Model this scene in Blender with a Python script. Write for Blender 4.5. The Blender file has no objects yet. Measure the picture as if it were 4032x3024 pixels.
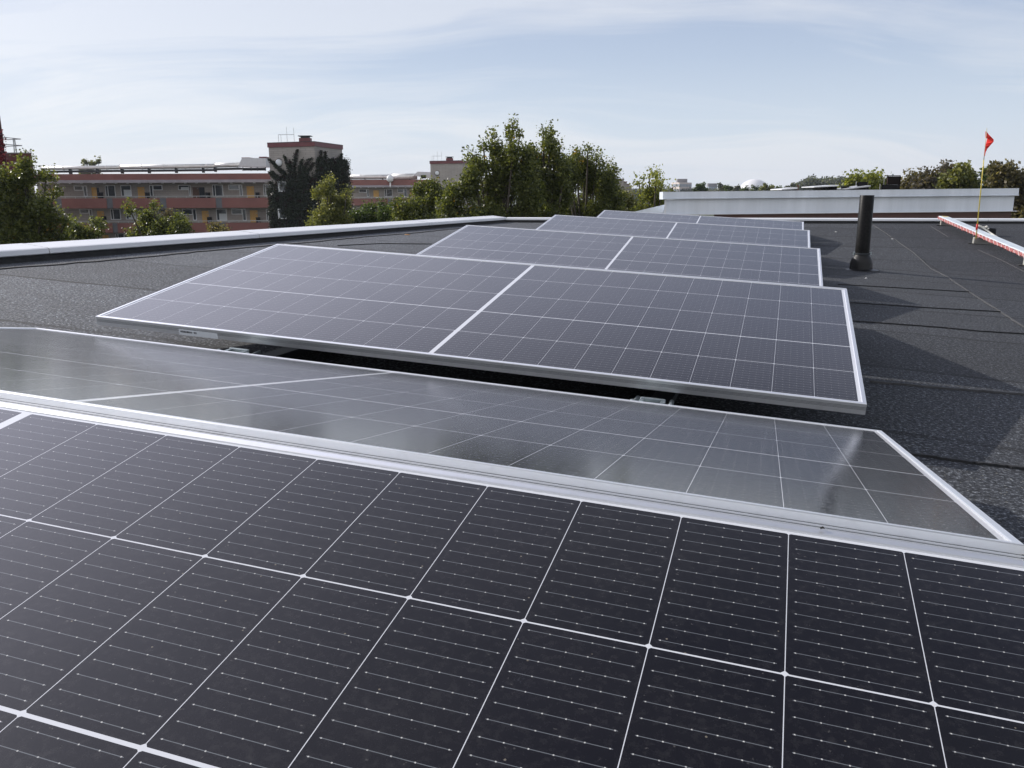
import bpy, math, random
import numpy as np
from mathutils import Vector, Matrix
R = math.radians
C = bpy.context.scene.collection
scn = bpy.context.scene

# ------------------------------------------------------------------ frames
# camera-frame vectors are (right, up, forward); world is (right, forward, up)
HAZE = 0.00016
CX, CY, F = 2016.0, 1512.0, 3320.0
CAMZ = 10.0
UPT = Vector((-0.004, 0.9755, -0.2200)).normalized()          # gravity up seen from the camera
FWD = (Vector((0, 0, 1)) - UPT * UPT[2]).normalized()
RGT = Vector((UPT[1]*FWD[2]-UPT[2]*FWD[1], UPT[2]*FWD[0]-UPT[0]*FWD[2], UPT[0]*FWD[1]-UPT[1]*FWD[0]))
def c2w(v):
    v = Vector(v); return Vector((v.dot(RGT), v.dot(FWD), v.dot(UPT)))
CAM = Vector((0, 0, CAMZ))
RU = Vector((0.9528, -0.1154, -0.2808)).normalized()          # roof: along the ridges
RH = Vector((0.2998, 0.2108, 0.9304)); RH = (RH - RU*RH.dot(RU)).normalized()
RN = Vector((0.0482, 0.9707, -0.2355)).normalized()
wu, wh, wn = c2w(RU), c2w(RH), c2w(RN)
MR = Matrix(((wu.x, wh.x, wn.x, CAM.x), (wu.y, wh.y, wn.y, CAM.y), (wu.z, wh.z, wn.z, CAM.z), (0, 0, 0, 1)))
# ------------------------------------------------------------------ camera
cd = bpy.data.cameras.new('camera'); cam = bpy.data.objects.new('camera', cd); C.objects.link(cam)
cd.sensor_width = 36; cd.lens = F/4032*36; cd.clip_start = 0.05; cd.clip_end = 6000
wx, wy, wz = c2w((1, 0, 0)), c2w((0, 1, 0)), c2w((0, 0, 1))
cam.matrix_world = Matrix(((wx.x, wy.x, -wz.x, 0), (wx.y, wy.y, -wz.y, 0), (wx.z, wy.z, -wz.z, CAMZ), (0, 0, 0, 1)))
scn.camera = cam
scn.view_settings.view_transform = 'Standard'; scn.view_settings.look = 'None'
scn.view_settings.exposure = 0.18; scn.view_settings.gamma = 1.0
# ------------------------------------------------------------------ sun and sky
AZ, EL = R(-13.0), R(24.5)
sdir = (MR.to_3x3() @ Vector((math.cos(EL)*math.cos(AZ), math.cos(EL)*math.sin(AZ), -math.sin(EL)))).normalized()
sl = bpy.data.lights.new('sun', 'SUN'); sl.energy = 4.0; sl.angle = R(0.7); sl.color = (1.0, 0.94, 0.86)
so = bpy.data.objects.new('sun', sl); C.objects.link(so)
so.rotation_euler = sdir.to_track_quat('-Z', 'Y').to_euler()
world = bpy.data.worlds.new("World"); scn.world = world; world.use_nodes = True
class NT:
    """small node-building helper"""
    def __init__(s, tree): s.t = tree; s.n = tree.nodes; s.l = tree.links
    def new(s, typ, **kw):
        n = s.n.new(typ)
        for k, v in kw.items(): setattr(n, k, v)
        return n
    def put(s, sock, v):
        if v is None: return
        if isinstance(v, bpy.types.NodeSocket): s.l.new(v, sock)
        else:
            try: sock.default_value = v
            except Exception: sock.default_value = (*v, 1.0)
    def m(s, op, a, b=None, c=None, clamp=False):
        n = s.new('ShaderNodeMath', operation=op); n.use_clamp = clamp
        s.put(n.inputs[0], a); s.put(n.inputs[1], b)
        if c is not None: s.put(n.inputs[2], c)
        return n.outputs[0]
    def mix(s, f, a, b, mode='MIX'):
        n = s.new('ShaderNodeMix', data_type='RGBA', blend_type=mode)
        s.put(n.inputs[0], f); s.put(n.inputs[6], a if not isinstance(a, tuple) else (*a[:3], 1)); s.put(n.inputs[7], b if not isinstance(b, tuple) else (*b[:3], 1))
        return n.outputs[2]
    def noise(s, vec, scale, detail=3, rough=0.5, dist=0.0):
        n = s.new('ShaderNodeTexNoise'); s.put(n.inputs['Vector'], vec)
        n.inputs['Scale'].default_value = scale; n.inputs['Detail'].default_value = detail
        n.inputs['Roughness'].default_value = rough; n.inputs['Distortion'].default_value = dist
        return n.outputs[0]
    def ramp(s, f, stops, interp='LINEAR'):
        n = s.new('ShaderNodeValToRGB'); n.color_ramp.interpolation = interp
        el = n.color_ramp.elements
        while len(el) < len(stops): el.new(0.5)
        for e, (p, c) in zip(el, stops):
            e.position = p; e.color = (*c, 1) if isinstance(c, tuple) else (c, c, c, 1)
        s.put(n.inputs[0], f); return n.outputs[0]
    def map(s, vec, loc=(0, 0, 0), rot=(0, 0, 0), scale=(1, 1, 1)):
        n = s.new('ShaderNodeMapping'); s.put(n.inputs[0], vec)
        n.inputs[1].default_value = loc; n.inputs[2].default_value = rot; n.inputs[3].default_value = scale
        return n.outputs[0]
    def bump(s, h, strength=0.3, dist=0.01):
        n = s.new('ShaderNodeBump'); n.inputs['Strength'].default_value = strength; n.inputs['Distance'].default_value = dist
        s.put(n.inputs['Height'], h); return n.outputs[0]
wt = NT(world.node_tree); wt.n.clear()
sky = wt.new('ShaderNodeTexSky'); sky.sky_type = 'NISHITA'; sky.sun_disc = False
tosun = -sdir
sky.sun_elevation = math.asin(tosun.z); sky.sun_rotation = math.atan2(tosun.x, tosun.y)
sky.air_density = 1.0; sky.dust_density = 1.5; sky.ozone_density = 1.5; sky.altitude = 50
tc = wt.new('ShaderNodeTexCoord'); sep = wt.new('ShaderNodeSeparateXYZ'); wt.put(sep.inputs[0], tc.outputs['Generated'])
zz = wt.m('ADD', wt.m('MAXIMUM', sep.outputs[2], 0.0), 0.24)
cmb = wt.new('ShaderNodeCombineXYZ'); wt.put(cmb.inputs[0], wt.m('DIVIDE', sep.outputs[0], zz)); wt.put(cmb.inputs[1], wt.m('DIVIDE', sep.outputs[1], zz))
wr = wt.new('ShaderNodeTexNoise'); wt.put(wr.inputs['Vector'], cmb.outputs[0]); wr.inputs['Scale'].default_value = 0.5; wr.inputs['Detail'].default_value = 2
wv = wt.new('ShaderNodeVectorMath', operation='MULTIPLY_ADD'); wt.put(wv.inputs[0], wr.outputs[1]); wv.inputs[1].default_value = (1.6, 1.6, 0); wt.put(wv.inputs[2], cmb.outputs[0])
n1 = wt.noise(wt.map(wv.outputs[0], rot=(0, 0, R(-24)), scale=(0.45, 1.0, 1)), 1.25, 6, 0.55, 0.4)
n2 = wt.noise(wt.map(wv.outputs[0], loc=(3, 1, 0), rot=(0, 0, R(-48)), scale=(0.30, 2.2, 1)), 2.3, 7, 0.66, 0.3)
cl = wt.m('ADD', wt.m('MULTIPLY', n1, 0.66), wt.m('MULTIPLY', n2, 0.34))
low = wt.m('SUBTRACT', 1.0, wt.m('MULTIPLY', sep.outputs[2], 6.0), clamp=True)
cf = wt.m('MAXIMUM', wt.ramp(cl, [(0.41, 0.08), (0.50, 0.55), (0.58, 1.0)]), wt.m('MULTIPLY', low, 0.6))
Z = wt.m('MAXIMUM', sep.outputs[2], 0.0)
clear = wt.ramp(Z, [(0.0, (0.66, 0.72, 0.81)), (0.07, (0.54, 0.64, 0.77)), (0.20, (0.37, 0.455, 0.63)), (0.45, (0.36, 0.42, 0.62)), (0.66, (0.10, 0.12, 0.18)), (0.85, (0.045, 0.055, 0.085))])
veil = wt.ramp(Z, [(0.0, (0.76, 0.79, 0.86)), (0.07, (0.71, 0.75, 0.82)), (0.20, (0.63, 0.67, 0.76)), (0.45, (0.68, 0.70, 0.88)), (0.66, (0.16, 0.175, 0.22)), (0.85, (0.075, 0.085, 0.11))])
ccol = wt.mix(cf, clear, veil)
vd = wt.new('ShaderNodeVectorMath', operation='DOT_PRODUCT'); wt.put(vd.inputs[0], tc.outputs['Generated']); vd.inputs[1].default_value = tosun
glow = wt.m('POWER', wt.m('MAXIMUM', vd.outputs['Value'], 0.0), 4.0)
glow = wt.m('MULTIPLY', glow, wt.ramp(Z, [(0.03, 0.03), (0.20, 0.09), (0.40, 1.0), (0.62, 0.9), (0.85, 0.55)]))
ccol = wt.mix(glow, ccol, wt.mix(1.0, ccol, (1.62, 1.60, 1.90), 'ADD'))
sc10 = wt.new('ShaderNodeVectorMath', operation='SCALE'); wt.put(sc10.inputs[0], ccol); sc10.inputs[3].default_value = 10.0
back = wt.m('MULTIPLY', wt.m('SUBTRACT', -0.15, sep.outputs[1]), 1.6, clamp=True)     # added bright sky behind the viewer, fill light for shaded fronts
fin = wt.mix(0.86, sky.outputs[0], sc10.outputs[0])
fin = wt.mix(back, fin, (7.8, 8.0, 8.5))
bg = wt.new('ShaderNodeBackground'); wt.put(bg.inputs[0], fin); bg.inputs[1].default_value = 0.1
out = wt.new('ShaderNodeOutputWorld'); wt.l.new(bg.outputs[0], out.inputs[0])

# ------------------------------------------------------------------ helpers
def ray(px, py): return c2w(((px-CX)/F, (CY-py)/F, 1.0))
def at(px, py, d):
    """world point seen in direction (px,py) at forward distance d"""
    r = ray(px, py); return CAM + r*(d/r.y)
# roof surface height over (u,h): array plane plus a second fall that rises behind the valley line
K = Vector((-3.917, 12.22)); G = Vector((4.0, 7.0))
_E = Vector(((4300-CX)/F, (CY-882)/F, 1.0))*11.3
E3 = Vector((_E.dot(RU), _E.dot(RH), _E.dot(RN)))
ZR = -0.626
_kg = (G-K).normalized(); _nrm = Vector((-_kg.y, _kg.x))
_dE = (Vector((E3.x, E3.y))-K).dot(_nrm); SLP = (E3.z-ZR)/_dE
def zr(u, h): return ZR + max(0.0, (Vector((u, h))-K).dot(_nrm)*SLP)
def hit(px, py):
    r = Vector(((px-CX)/F, (CY-py)/F, 1.0)); a, b, c = r.dot(RU), r.dot(RH), r.dot(RN)
    lo, hi = 0.2, 80.0
    for _ in range(60):
        s = (lo+hi)/2
        if c*s < zr(a*s, b*s): hi = s
        else: lo = s
    return Vector((a*s, b*s, zr(a*s, b*s)))

def hit_h(px, py, hh_):
    r = Vector(((px-CX)/F, (CY-py)/F, 1.0)); a, b, c = r.dot(RU), r.dot(RH), r.dot(RN)
    lo, hi = 0.2, 80.0
    for _ in range(60):
        s = (lo+hi)/2
        if c*s < zr(a*s, b*s)+hh_: hi = s
        else: lo = s
    return Vector((a*s, b*s, zr(a*s, b*s)+hh_))

class MB:
    def __init__(s): s.v = []; s.f = []
    def poly(s, pts, faces):
        o = len(s.v); s.v += [tuple(p) for p in pts]; s.f += [tuple(o+i for i in f) for f in faces]
    def quad(s, a, b, c, d): s.poly([a, b, c, d], [(0, 1, 2, 3)])
    def box(s, x0, x1, y0, y1, z0, z1, M=None, b=0.0):
        if b <= 0:
            p = [Vector((x, y, z)) for z in (z0, z1) for y in (y0, y1) for x in (x0, x1)]
            f = [(0, 2, 3, 1), (4, 5, 7, 6), (0, 1, 5, 4), (2, 6, 7, 3), (0, 4, 6, 2), (1, 3, 7, 5)]
        else:   # chamfered vertical edges and top edge
            def ring(i, z):
                return [Vector(q) for q in ((x0+i+b, y0+i, z), (x1-i-b, y0+i, z), (x1-i, y0+i+b, z), (x1-i, y1-i-b, z), (x1-i-b, y1-i, z), (x0+i+b, y1-i, z), (x0+i, y1-i-b, z), (x0+i, y0+i+b, z))]
            p = ring(0, z0)+ring(0, z1-b)+ring(b, z1)
            f = [tuple(range(7, -1, -1)), tuple(range(16, 24))]
            for r in (0, 8):
                for k in range(8): f.append((r+k, r+(k+1) % 8, r+8+(k+1) % 8, r+8+k))
        if M is not None: p = [M @ q for q in p]
        s.poly(p, f); return s
    def tube(s, pts, rad, n=10, cap=True):
        pts = [Vector(p) for p in pts]
        if not hasattr(rad, '__len__'): rad = [rad]*len(pts)
        o = len(s.v)
        for i, p in enumerate(pts):
            d = (pts[min(i+1, len(pts)-1)]-pts[max(i-1, 0)]).normalized()
            a = Vector((0, 0, 1)) if abs(d.z) < 0.9 else Vector((1, 0, 0))
            e1 = d.cross(a).normalized(); e2 = d.cross(e1)
            for k in range(n):
                t = 2*math.pi*k/n; s.v.append(tuple(p+(e1*math.cos(t)+e2*math.sin(t))*rad[i]))
        for i in range(len(pts)-1):
            for k in range(n):
                s.f.append((o+i*n+k, o+i*n+(k+1) % n, o+(i+1)*n+(k+1) % n, o+(i+1)*n+k))
        if cap:
            s.f.append(tuple(o+k for k in range(n-1, -1, -1))); s.f.append(tuple(o+(len(pts)-1)*n+k for k in range(n)))
        return s
    def lathe(s, prof, n=32, M=None):
        o = len(s.v)
        for r, z in prof:
            for k in range(n):
                t = 2*math.pi*k/n; p = Vector((r*math.cos(t), r*math.sin(t), z)); s.v.append(tuple(M @ p if M is not None else p))
        for i in range(len(prof)-1):
            for k in range(n): s.f.append((o+i*n+k, o+i*n+(k+1) % n, o+(i+1)*n+(k+1) % n, o+(i+1)*n+k))
        return s
    def sweep(s, prof, path, closed=False, cap=True):
        """prof: list of (offset, z); path: list of (point, outdir, updir)"""
        n = len(prof); o = len(s.v)
        for P, D, U in path:
            for a, b in prof: s.v.append(tuple(Vector(P)+Vector(D)*a+Vector(U)*b))
        m = len(path)
        for i in range(m if closed else m-1):
            j = (i+1) % m
            for k in range(n): s.f.append((o+i*n+k, o+i*n+(k+1) % n, o+j*n+(k+1) % n, o+j*n+k))
        if cap and not closed:
            s.f.append(tuple(o+k for k in range(n))); s.f.append(tuple(o+(m-1)*n+k for k in range(n-1, -1, -1)))
        return s
    def mesh(s, name, mat):
        me = bpy.data.meshes.new(name); me.from_pydata(s.v, [], s.f); me.materials.append(mat); me.update()
        return me
    def build_each(s, name, mat, parent=None, M=None, smooth=False):
        par = list(range(len(s.v)))
        def fnd(a):
            while par[a] != a: par[a] = par[par[a]]; a = par[a]
            return a
        for f in s.f:
            for q in f[1:]: par[fnd(q)] = fnd(f[0])
        grp = {}
        for f in s.f: grp.setdefault(fnd(f[0]), []).append(f)
        outp = []
        for fs in grp.values():
            ids = sorted({q for f in fs for q in f}); mp = {q: i for i, q in enumerate(ids)}
            m2 = MB(); m2.v = [s.v[q] for q in ids]; m2.f = [tuple(mp[q] for q in f) for f in fs]
            outp.append(m2.build(name, mat, parent, M, smooth))
        return outp
    def build(s, name, mat, parent=None, M=None, smooth=False):
        me = s.mesh(name, mat); fix_normals(me)
        if smooth: me.shade_smooth() if smooth is True else me.set_sharp_from_angle(angle=smooth) or None
        if smooth and smooth is not True:
            for p in me.polygons: p.use_smooth = True
        o = bpy.data.objects.new(name, me); C.objects.link(o)
        if M is not None: o.matrix_world = M
        if parent is not None: o.parent = parent
        return o
def fix_normals(me):
    import bmesh
    b = bmesh.new(); b.from_mesh(me); bmesh.ops.recalc_face_normals(b, faces=b.faces); b.to_mesh(me); b.free()
def tag(o, label=None, cat=None, group=None, kind=None):
    if label: o['label'] = label
    if cat: o['category'] = cat
    if group: o['group'] = group
    if kind: o['kind'] = kind
    return o
def empty(name, loc=(0, 0, 0), rz=0, M=None):
    o = bpy.data.objects.new(name, None); C.objects.link(o); o.empty_display_size = 0.2
    if M is not None: o.matrix_world = M
    else: o.location = loc; o.rotation_euler = (0, 0, rz)
    return o
KIDS = {}
def copy_thing(o, parent=None):
    c = o.copy(); C.objects.link(c)
    if parent is not None: c.parent = parent
    for ch in [x for x in bpy.data.objects if x.parent == o]: copy_thing(ch, c)
    return c

# ------------------------------------------------------------------ materials
MATS = {}
def mat(name, col=(0.5, 0.5, 0.5), rough=0.6, metal=0.0, var=0.0, vscale=5.0, bump=0.0, bscale=50.0, spec=0.5, fn=None):
    if name in MATS: return MATS[name]
    m = bpy.data.materials.new(name); m.use_nodes = True; t = NT(m.node_tree)
    p = m.node_tree.nodes['Principled BSDF']
    p.inputs['Base Color'].default_value = (*col, 1); p.inputs['Roughness'].default_value = rough
    p.inputs['Metallic'].default_value = metal; p.inputs['Specular IOR Level'].default_value = spec
    g = t.new('ShaderNodeTexCoord').outputs['Object']
    if var > 0:
        n = t.noise(g, vscale, 5, 0.6)
        lo = tuple(c*(1-var) for c in col); hi = tuple(min(1, c*(1+var)) for c in col)
        t.put(p.inputs['Base Color'], t.ramp(n, [(0.3, lo), (0.7, hi)]))
        t.put(p.inputs['Roughness'], t.m('ADD', t.m('MULTIPLY', n, 0.25), rough-0.12, clamp=True))
    if bump > 0: t.put(p.inputs['Normal'], t.bump(t.noise(g, bscale, 4), bump, 0.01))
    if fn: fn(t, p, g)
    MATS[name] = m; return m

def f_alu(t, p, g):
    n = t.noise(t.map(g, scale=(2, 60, 60)), 3, 3)
    t.put(p.inputs['Roughness'], t.m('ADD', t.m('MULTIPLY', n, 0.16), 0.30))
    d = t.noise(g, 22, 4, 0.65)
    t.put(p.inputs['Base Color'], t.mix(t.ramp(d, [(0.55, 0.0), (0.8, 0.5)]), (0.90, 0.91, 0.92), (0.66, 0.66, 0.66)))
M_ALU = mat('anodised_aluminium', (0.84, 0.85, 0.87), 0.35, 0.85, fn=f_alu)
M_GALV = mat('galvanised_steel', (0.36, 0.41, 0.43), 0.42, 0.8, var=0.15, vscale=40)
M_DARKMET = mat('dark_bracket', (0.03, 0.035, 0.04), 0.5, 0.3)

def f_cells(t, p, g):
    sp = t.new('ShaderNodeSeparateXYZ'); t.put(sp.inputs[0], g); X, Y = sp.outputs[0], sp.outputs[1]
    m = t.m
    P = 0.106
    ax = m('SUBTRACT', m('ABSOLUTE', X), 0.007)
    fr = m('FRACT', m('DIVIDE', ax, P)); du = m('MULTIPLY', m('MINIMUM', fr, m('SUBTRACT', 1.0, fr)), P)   # distance to column line
    inx = m('MULTIPLY', m('GREATER_THAN', ax, 0.0004), m('LESS_THAN', ax, 11*P-0.0004))
    y1 = m('SUBTRACT', Y, 0.0163)
    st = m('GREATER_THAN', y1, 0.4255)
    y2 = m('SUBTRACT', y1, m('MULTIPLY', st, 0.0014))
    y3 = m('DIVIDE', y2, 0.213); fy = m('MULTIPLY', m('FRACT', y3), 0.213)       # 0..0.210 is cell, rest gap
    thick = m('MULTIPLY', m('GREATER_THAN', y1, 0.4236), m('LESS_THAN', y1, 0.4274))
    iny = m('MULTIPLY', m('MULTIPLY', m('GREATER_THAN', y1, 0.0), m('LESS_THAN', y1, 1.0638)),
            m('MULTIPLY', m('LESS_THAN', fy, 0.2112), m('SUBTRACT', 1.0, thick)))
    incol = m('GREATER_THAN', du, 0.00036)
    dv = m('MINIMUM', fy, m('SUBTRACT', 0.210, fy))
    corner = m('GREATER_THAN', m('ADD', du, dv), 0.0021)
    cell = m('MULTIPLY', m('MULTIPLY', inx, iny), m('MULTIPLY', incol, corner))
    # wires along the long side, stopping short of each column line, with solder dots
    bb = m('ABSOLUTE', m('SUBTRACT', m('FRACT', m('DIVIDE', fy, 0.0175)), 0.5))
    wire = m('MULTIPLY', m('LESS_THAN', bb, 0.020), m('GREATER_THAN', du, 0.0062))
    dd = m('ABSOLUTE', m('SUBTRACT', m('FRACT', m('ADD', m('DIVIDE', m('MULTIPLY', fr, P), 0.0180), 0.07)), 0.5))
    dot = m('MULTIPLY', m('MULTIPLY', m('LESS_THAN', bb, 0.036), m('LESS_THAN', dd, 0.034)), m('GREATER_THAN', du, 0.0062))
    wn_ = t.new('ShaderNodeTexWhiteNoise'); t.put(wn_.inputs[0], t.map(g, scale=(55, 57, 1)))
    fine = t.noise(g, 900, 2)
    dirt = t.noise(g, 130, 4, 0.7)
    big = t.noise(g, 3.0, 5, 0.6)
    base = t.mix(fine, (0.0028, 0.0028, 0.0042), (0.0095, 0.0092, 0.0135))
    # cell to cell shade
    fl = t.new('ShaderNodeCombineXYZ'); t.put(fl.inputs[0], m('FLOOR', m('DIVIDE', X, P))); t.put(fl.inputs[1], m('FLOOR', y3))
    wc = t.new('ShaderNodeTexWhiteNoise'); t.put(wc.inputs[0], fl.outputs[0])
    base = t.mix(m('MULTIPLY', wc.outputs[0], 0.4), base, (0.010, 0.0092, 0.0135))
    c = t.mix(m('MULTIPLY', wire, 0.65), base, (0.21, 0.23, 0.25))
    c = t.mix(m('MULTIPLY', dot, t.ramp(fine, [(0.35, 0.4), (0.6, 1.0)])), c, (0.62, 0.62, 0.60))
    c = t.mix(cell, (0.66, 0.68, 0.72), c)
    # dust: thin film plus specks and dried drops
    c = t.mix(m('MULTIPLY', t.ramp(dirt, [(0.50, 0.0), (0.78, 1.0)]), 0.05), c, (0.30, 0.29, 0.28))
    c = t.mix(m('MULTIPLY', t.ramp(big, [(0.35, 0.0), (0.75, 1.0)]), 0.02), c, (0.40, 0.38, 0.35))
    vo = t.new('ShaderNodeTexVoronoi'); t.put(vo.inputs['Vector'], g); vo.inputs['Scale'].default_value = 38
    sd = t.m('LESS_THAN', vo.outputs['Distance'], 0.035)
    c = t.mix(t.m('MULTIPLY', sd, 0.26), c, (0.60, 0.53, 0.40))
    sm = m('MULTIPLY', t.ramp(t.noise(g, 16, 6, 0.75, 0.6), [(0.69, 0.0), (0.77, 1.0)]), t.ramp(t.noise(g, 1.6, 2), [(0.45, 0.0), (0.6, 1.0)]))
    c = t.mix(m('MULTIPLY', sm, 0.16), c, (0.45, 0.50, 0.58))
    sp2 = t.noise(g, 210, 2, 0.5)
    c = t.mix(m('MULTIPLY', t.ramp(sp2, [(0.72, 0.0), (0.78, 1.0)]), 0.12), c, (0.5, 0.48, 0.45))
    t.put(p.inputs['Base Color'], c)
    rr = m('ADD', m('MULTIPLY', t.ramp(dirt, [(0.4, 0.0), (0.8, 1.0)]), 0.08), 0.115)
    t.put(p.inputs['Roughness'], rr)
    p.inputs['IOR'].default_value = 1.45
    p.inputs['Coat Weight'].default_value = 0.08; p.inputs['Coat Roughness'].default_value = 0.42; p.inputs['Coat IOR'].default_value = 1.45
    t.put(p.inputs['Normal'], t.bump(t.noise(g, 700, 2), 0.018, 0.001))
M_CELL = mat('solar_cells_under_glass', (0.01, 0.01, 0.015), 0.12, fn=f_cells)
M_BACK = mat('panel_backsheet', (0.6, 0.6, 0.62), 0.6)

def f_roof(t, p, g):
    m = t.m
    gr = t.noise(g, 88, 3, 0.85); g2 = t.noise(g, 40, 4, 0.8); big = t.noise(g, 1.1, 5, 0.65); md = t.noise(g, 6, 4, 0.6)
    base = t.ramp(gr, [(0.38, (0.009, 0.0095, 0.011)), (0.49, (0.040, 0.042, 0.046)), (0.56, (0.085, 0.088, 0.095)), (0.66, (0.33, 0.335, 0.33))])
    base = t.mix(t.ramp(g2, [(0.42, 0.0), (0.60, 0.5)]), base, (0.012, 0.012, 0.013))
    vo = t.new('ShaderNodeTexVoronoi'); t.put(vo.inputs['Vector'], g); vo.inputs['Scale'].default_value = 70
    base = t.mix(m('MULTIPLY', m('LESS_THAN', vo.outputs['Distance'], 0.16), t.ramp(g2, [(0.45, 0.0), (0.6, 0.8)])), base, (0.34, 0.31, 0.24))
    sp = t.new('ShaderNodeSeparateXYZ'); t.put(sp.inputs[0], g); X, Y = sp.outputs[0], sp.outputs[1]
    # low sun scattering off the left of the roof, painted in as brighter felt
    base = t.mix(1.0, base, (0.93, 0.99, 1.08), 'MULTIPLY')
    sun_scatter = t.ramp(m('ADD', m('MULTIPLY', X, 0.14), m('ADD', m('MULTIPLY', big, 0.35), 0.42)), [(0.10, 2.0), (0.45, 1.1), (0.75, 0.88)])
    base = t.mix(1.0, base, sun_scatter, 'MULTIPLY')
    base = t.mix(m('MULTIPLY', t.ramp(md, [(0.4, 0.0), (0.75, 1.0)]), 0.35), base, (0.030, 0.030, 0.031))
    shn = t.new('ShaderNodeTexWhiteNoise', noise_dimensions='1D'); t.put(shn.inputs['W'], m('FLOOR', m('ADD', m('DIVIDE', m('ADD', Y, m('MULTIPLY', X, 0.02)), 0.98), 0.5)))
    base = t.mix(1.0, base, t.ramp(shn.outputs[0], [(0.0, 0.80), (1.0, 1.12)]), 'MULTIPLY')
    # membrane laps every metre, wavy tar bleed
    wob = m('MULTIPLY', m('SUBTRACT', t.noise(g, 1.7, 3), 0.5), 0.16)
    yy = m('ADD', m('ADD', Y, wob), m('MULTIPLY', X, 0.02))
    d = m('ABSOLUTE', m('SUBTRACT', m('FRACT', m('DIVIDE', yy, 0.98)), 0.5))
    ln = m('MULTIPLY', m('LESS_THAN', d, m('ADD', 0.006, m('MULTIPLY', t.noise(g, 9, 2), 0.026))), t.ramp(t.noise(g, 0.8, 2), [(0.40, 0.45), (0.55, 1.0)]))
    base = t.mix(m('MULTIPLY', ln, 0.85), base, (0.006, 0.006, 0.007))
    t.put(p.inputs['Base Color'], base)
    hgt = m('ADD', gr, m('MULTIPLY', m('LESS_THAN', m('FRACT', m('DIVIDE', yy, 0.98)), 0.5), 0.4))
    t.put(p.inputs['Normal'], t.bump(hgt, 0.55, 0.006))
M_ROOF = mat('mineral_roofing_felt', (0.05, 0.05, 0.05), 0.85, fn=f_roof, spec=0.35)
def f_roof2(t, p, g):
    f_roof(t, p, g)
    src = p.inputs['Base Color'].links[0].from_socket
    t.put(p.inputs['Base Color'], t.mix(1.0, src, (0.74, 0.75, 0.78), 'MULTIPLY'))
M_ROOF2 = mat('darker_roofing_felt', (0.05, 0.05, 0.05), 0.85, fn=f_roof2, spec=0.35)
def f_up(t, p, g):
    n = t.noise(g, 25, 5, 0.7)
    t.put(p.inputs['Base Color'], t.ramp(n, [(0.35, (0.012, 0.012, 0.013)), (0.7, (0.030, 0.030, 0.031))]))
    t.put(p.inputs['Normal'], t.bump(n, 0.5, 0.01))
M_UPST = mat('felt_upstand', (0.02, 0.02, 0.02), 0.8, fn=f_up)
M_SEAM = mat('pale_worn_lap', (0.058, 0.059, 0.062), 0.8, var=0.4, vscale=15)
def f_cap(t, p, g):
    n = t.noise(g, 1.5, 5, 0.6); s = t.noise(g, 30, 5, 0.7)
    c = t.ramp(n, [(0.3, (0.66, 0.68, 0.71)), (0.7, (0.76, 0.77, 0.79))])
    t.put(p.inputs['Base Color'], t.mix(t.ramp(s, [(0.62, 0.0), (0.8, 0.5)]), c, (0.35, 0.34, 0.32)))
M_CAP = mat('white_coated_metal', (0.72, 0.74, 0.77), 0.38, 0.0, fn=f_cap)
def f_shed(t, p, g):
    sp = t.new('ShaderNodeSeparateXYZ'); t.put(sp.inputs[0], g)
    st = t.noise(t.map(g, scale=(2.6, 1, 0.22)), 1.6, 5, 0.6)
    wl = t.noise(t.map(g, scale=(1, 1, 0.6)), 1.1, 4)
    c = t.ramp(st, [(0.3, (0.60, 0.65, 0.71)), (0.7, (0.74, 0.79, 0.86))])
    c = t.mix(t.ramp(wl, [(0.45, 0.0), (0.75, 0.25)]), c, (0.50, 0.50, 0.48))
    t.put(p.inputs['Base Color'], c)
    t.put(p.inputs['Normal'], t.bump(t.noise(g, 2.2, 3), 0.12, 0.03))
M_SHED = mat('weathered_white_sheet', (0.55, 0.57, 0.6), 0.45, fn=f_shed)
def f_shedwall(t, p, g):
    f_shed(t, p, g)
    sp = t.new('ShaderNodeSeparateXYZ'); t.put(sp.inputs[0], g)
    w = t.m('PINGPONG', t.m('MULTIPLY', sp.outputs[0], 7.5), 0.5)
    t.put(p.inputs['Normal'], t.bump(w, 0.04, 0.02))
M_SHEDW_ = 0
M_SHEDW = mat('ribbed_white_sheet', (0.55, 0.57, 0.6), 0.5, fn=f_shedwall)
M_BROWN = mat('brown_metal_band', (0.075, 0.035, 0.030), 0.5, var=0.35, vscale=2)
def f_brick(t, p, g):
    br = t.new('ShaderNodeTexBrick')
    sp = t.new('ShaderNodeSeparateXYZ'); t.put(sp.inputs[0], g); cb = t.new('ShaderNodeCombineXYZ')
    t.put(cb.inputs[0], t.m('ADD', sp.outputs[0], sp.outputs[1])); t.put(cb.inputs[1], sp.outputs[2])
    t.put(br.inputs['Vector'], cb.outputs[0]); br.inputs['Scale'].default_value = 1.0
    br.inputs['Brick Width'].default_value = 0.6; br.inputs['Row Height'].default_value = 0.2; br.inputs['Mortar Size'].default_value = 0.012
    br.inputs[1].default_value = (0.40, 0.365, 0.34, 1); br.inputs[2].default_value = (0.365, 0.335, 0.31, 1); br.inputs[3].default_value = (0.25, 0.235, 0.22, 1)
    n = t.noise(g, 0.5, 5, 0.6)
    t.put(p.inputs['Base Color'], t.mix(1.0, br.outputs[0], t.ramp(n, [(0.3, (0.85, 0.85, 0.85)), (0.7, (1.08, 1.06, 1.04))]), 'MULTIPLY'))
M_BRICK = mat('grey_sand_brick', (0.25, 0.22, 0.19), 0.85, fn=f_brick)
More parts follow.
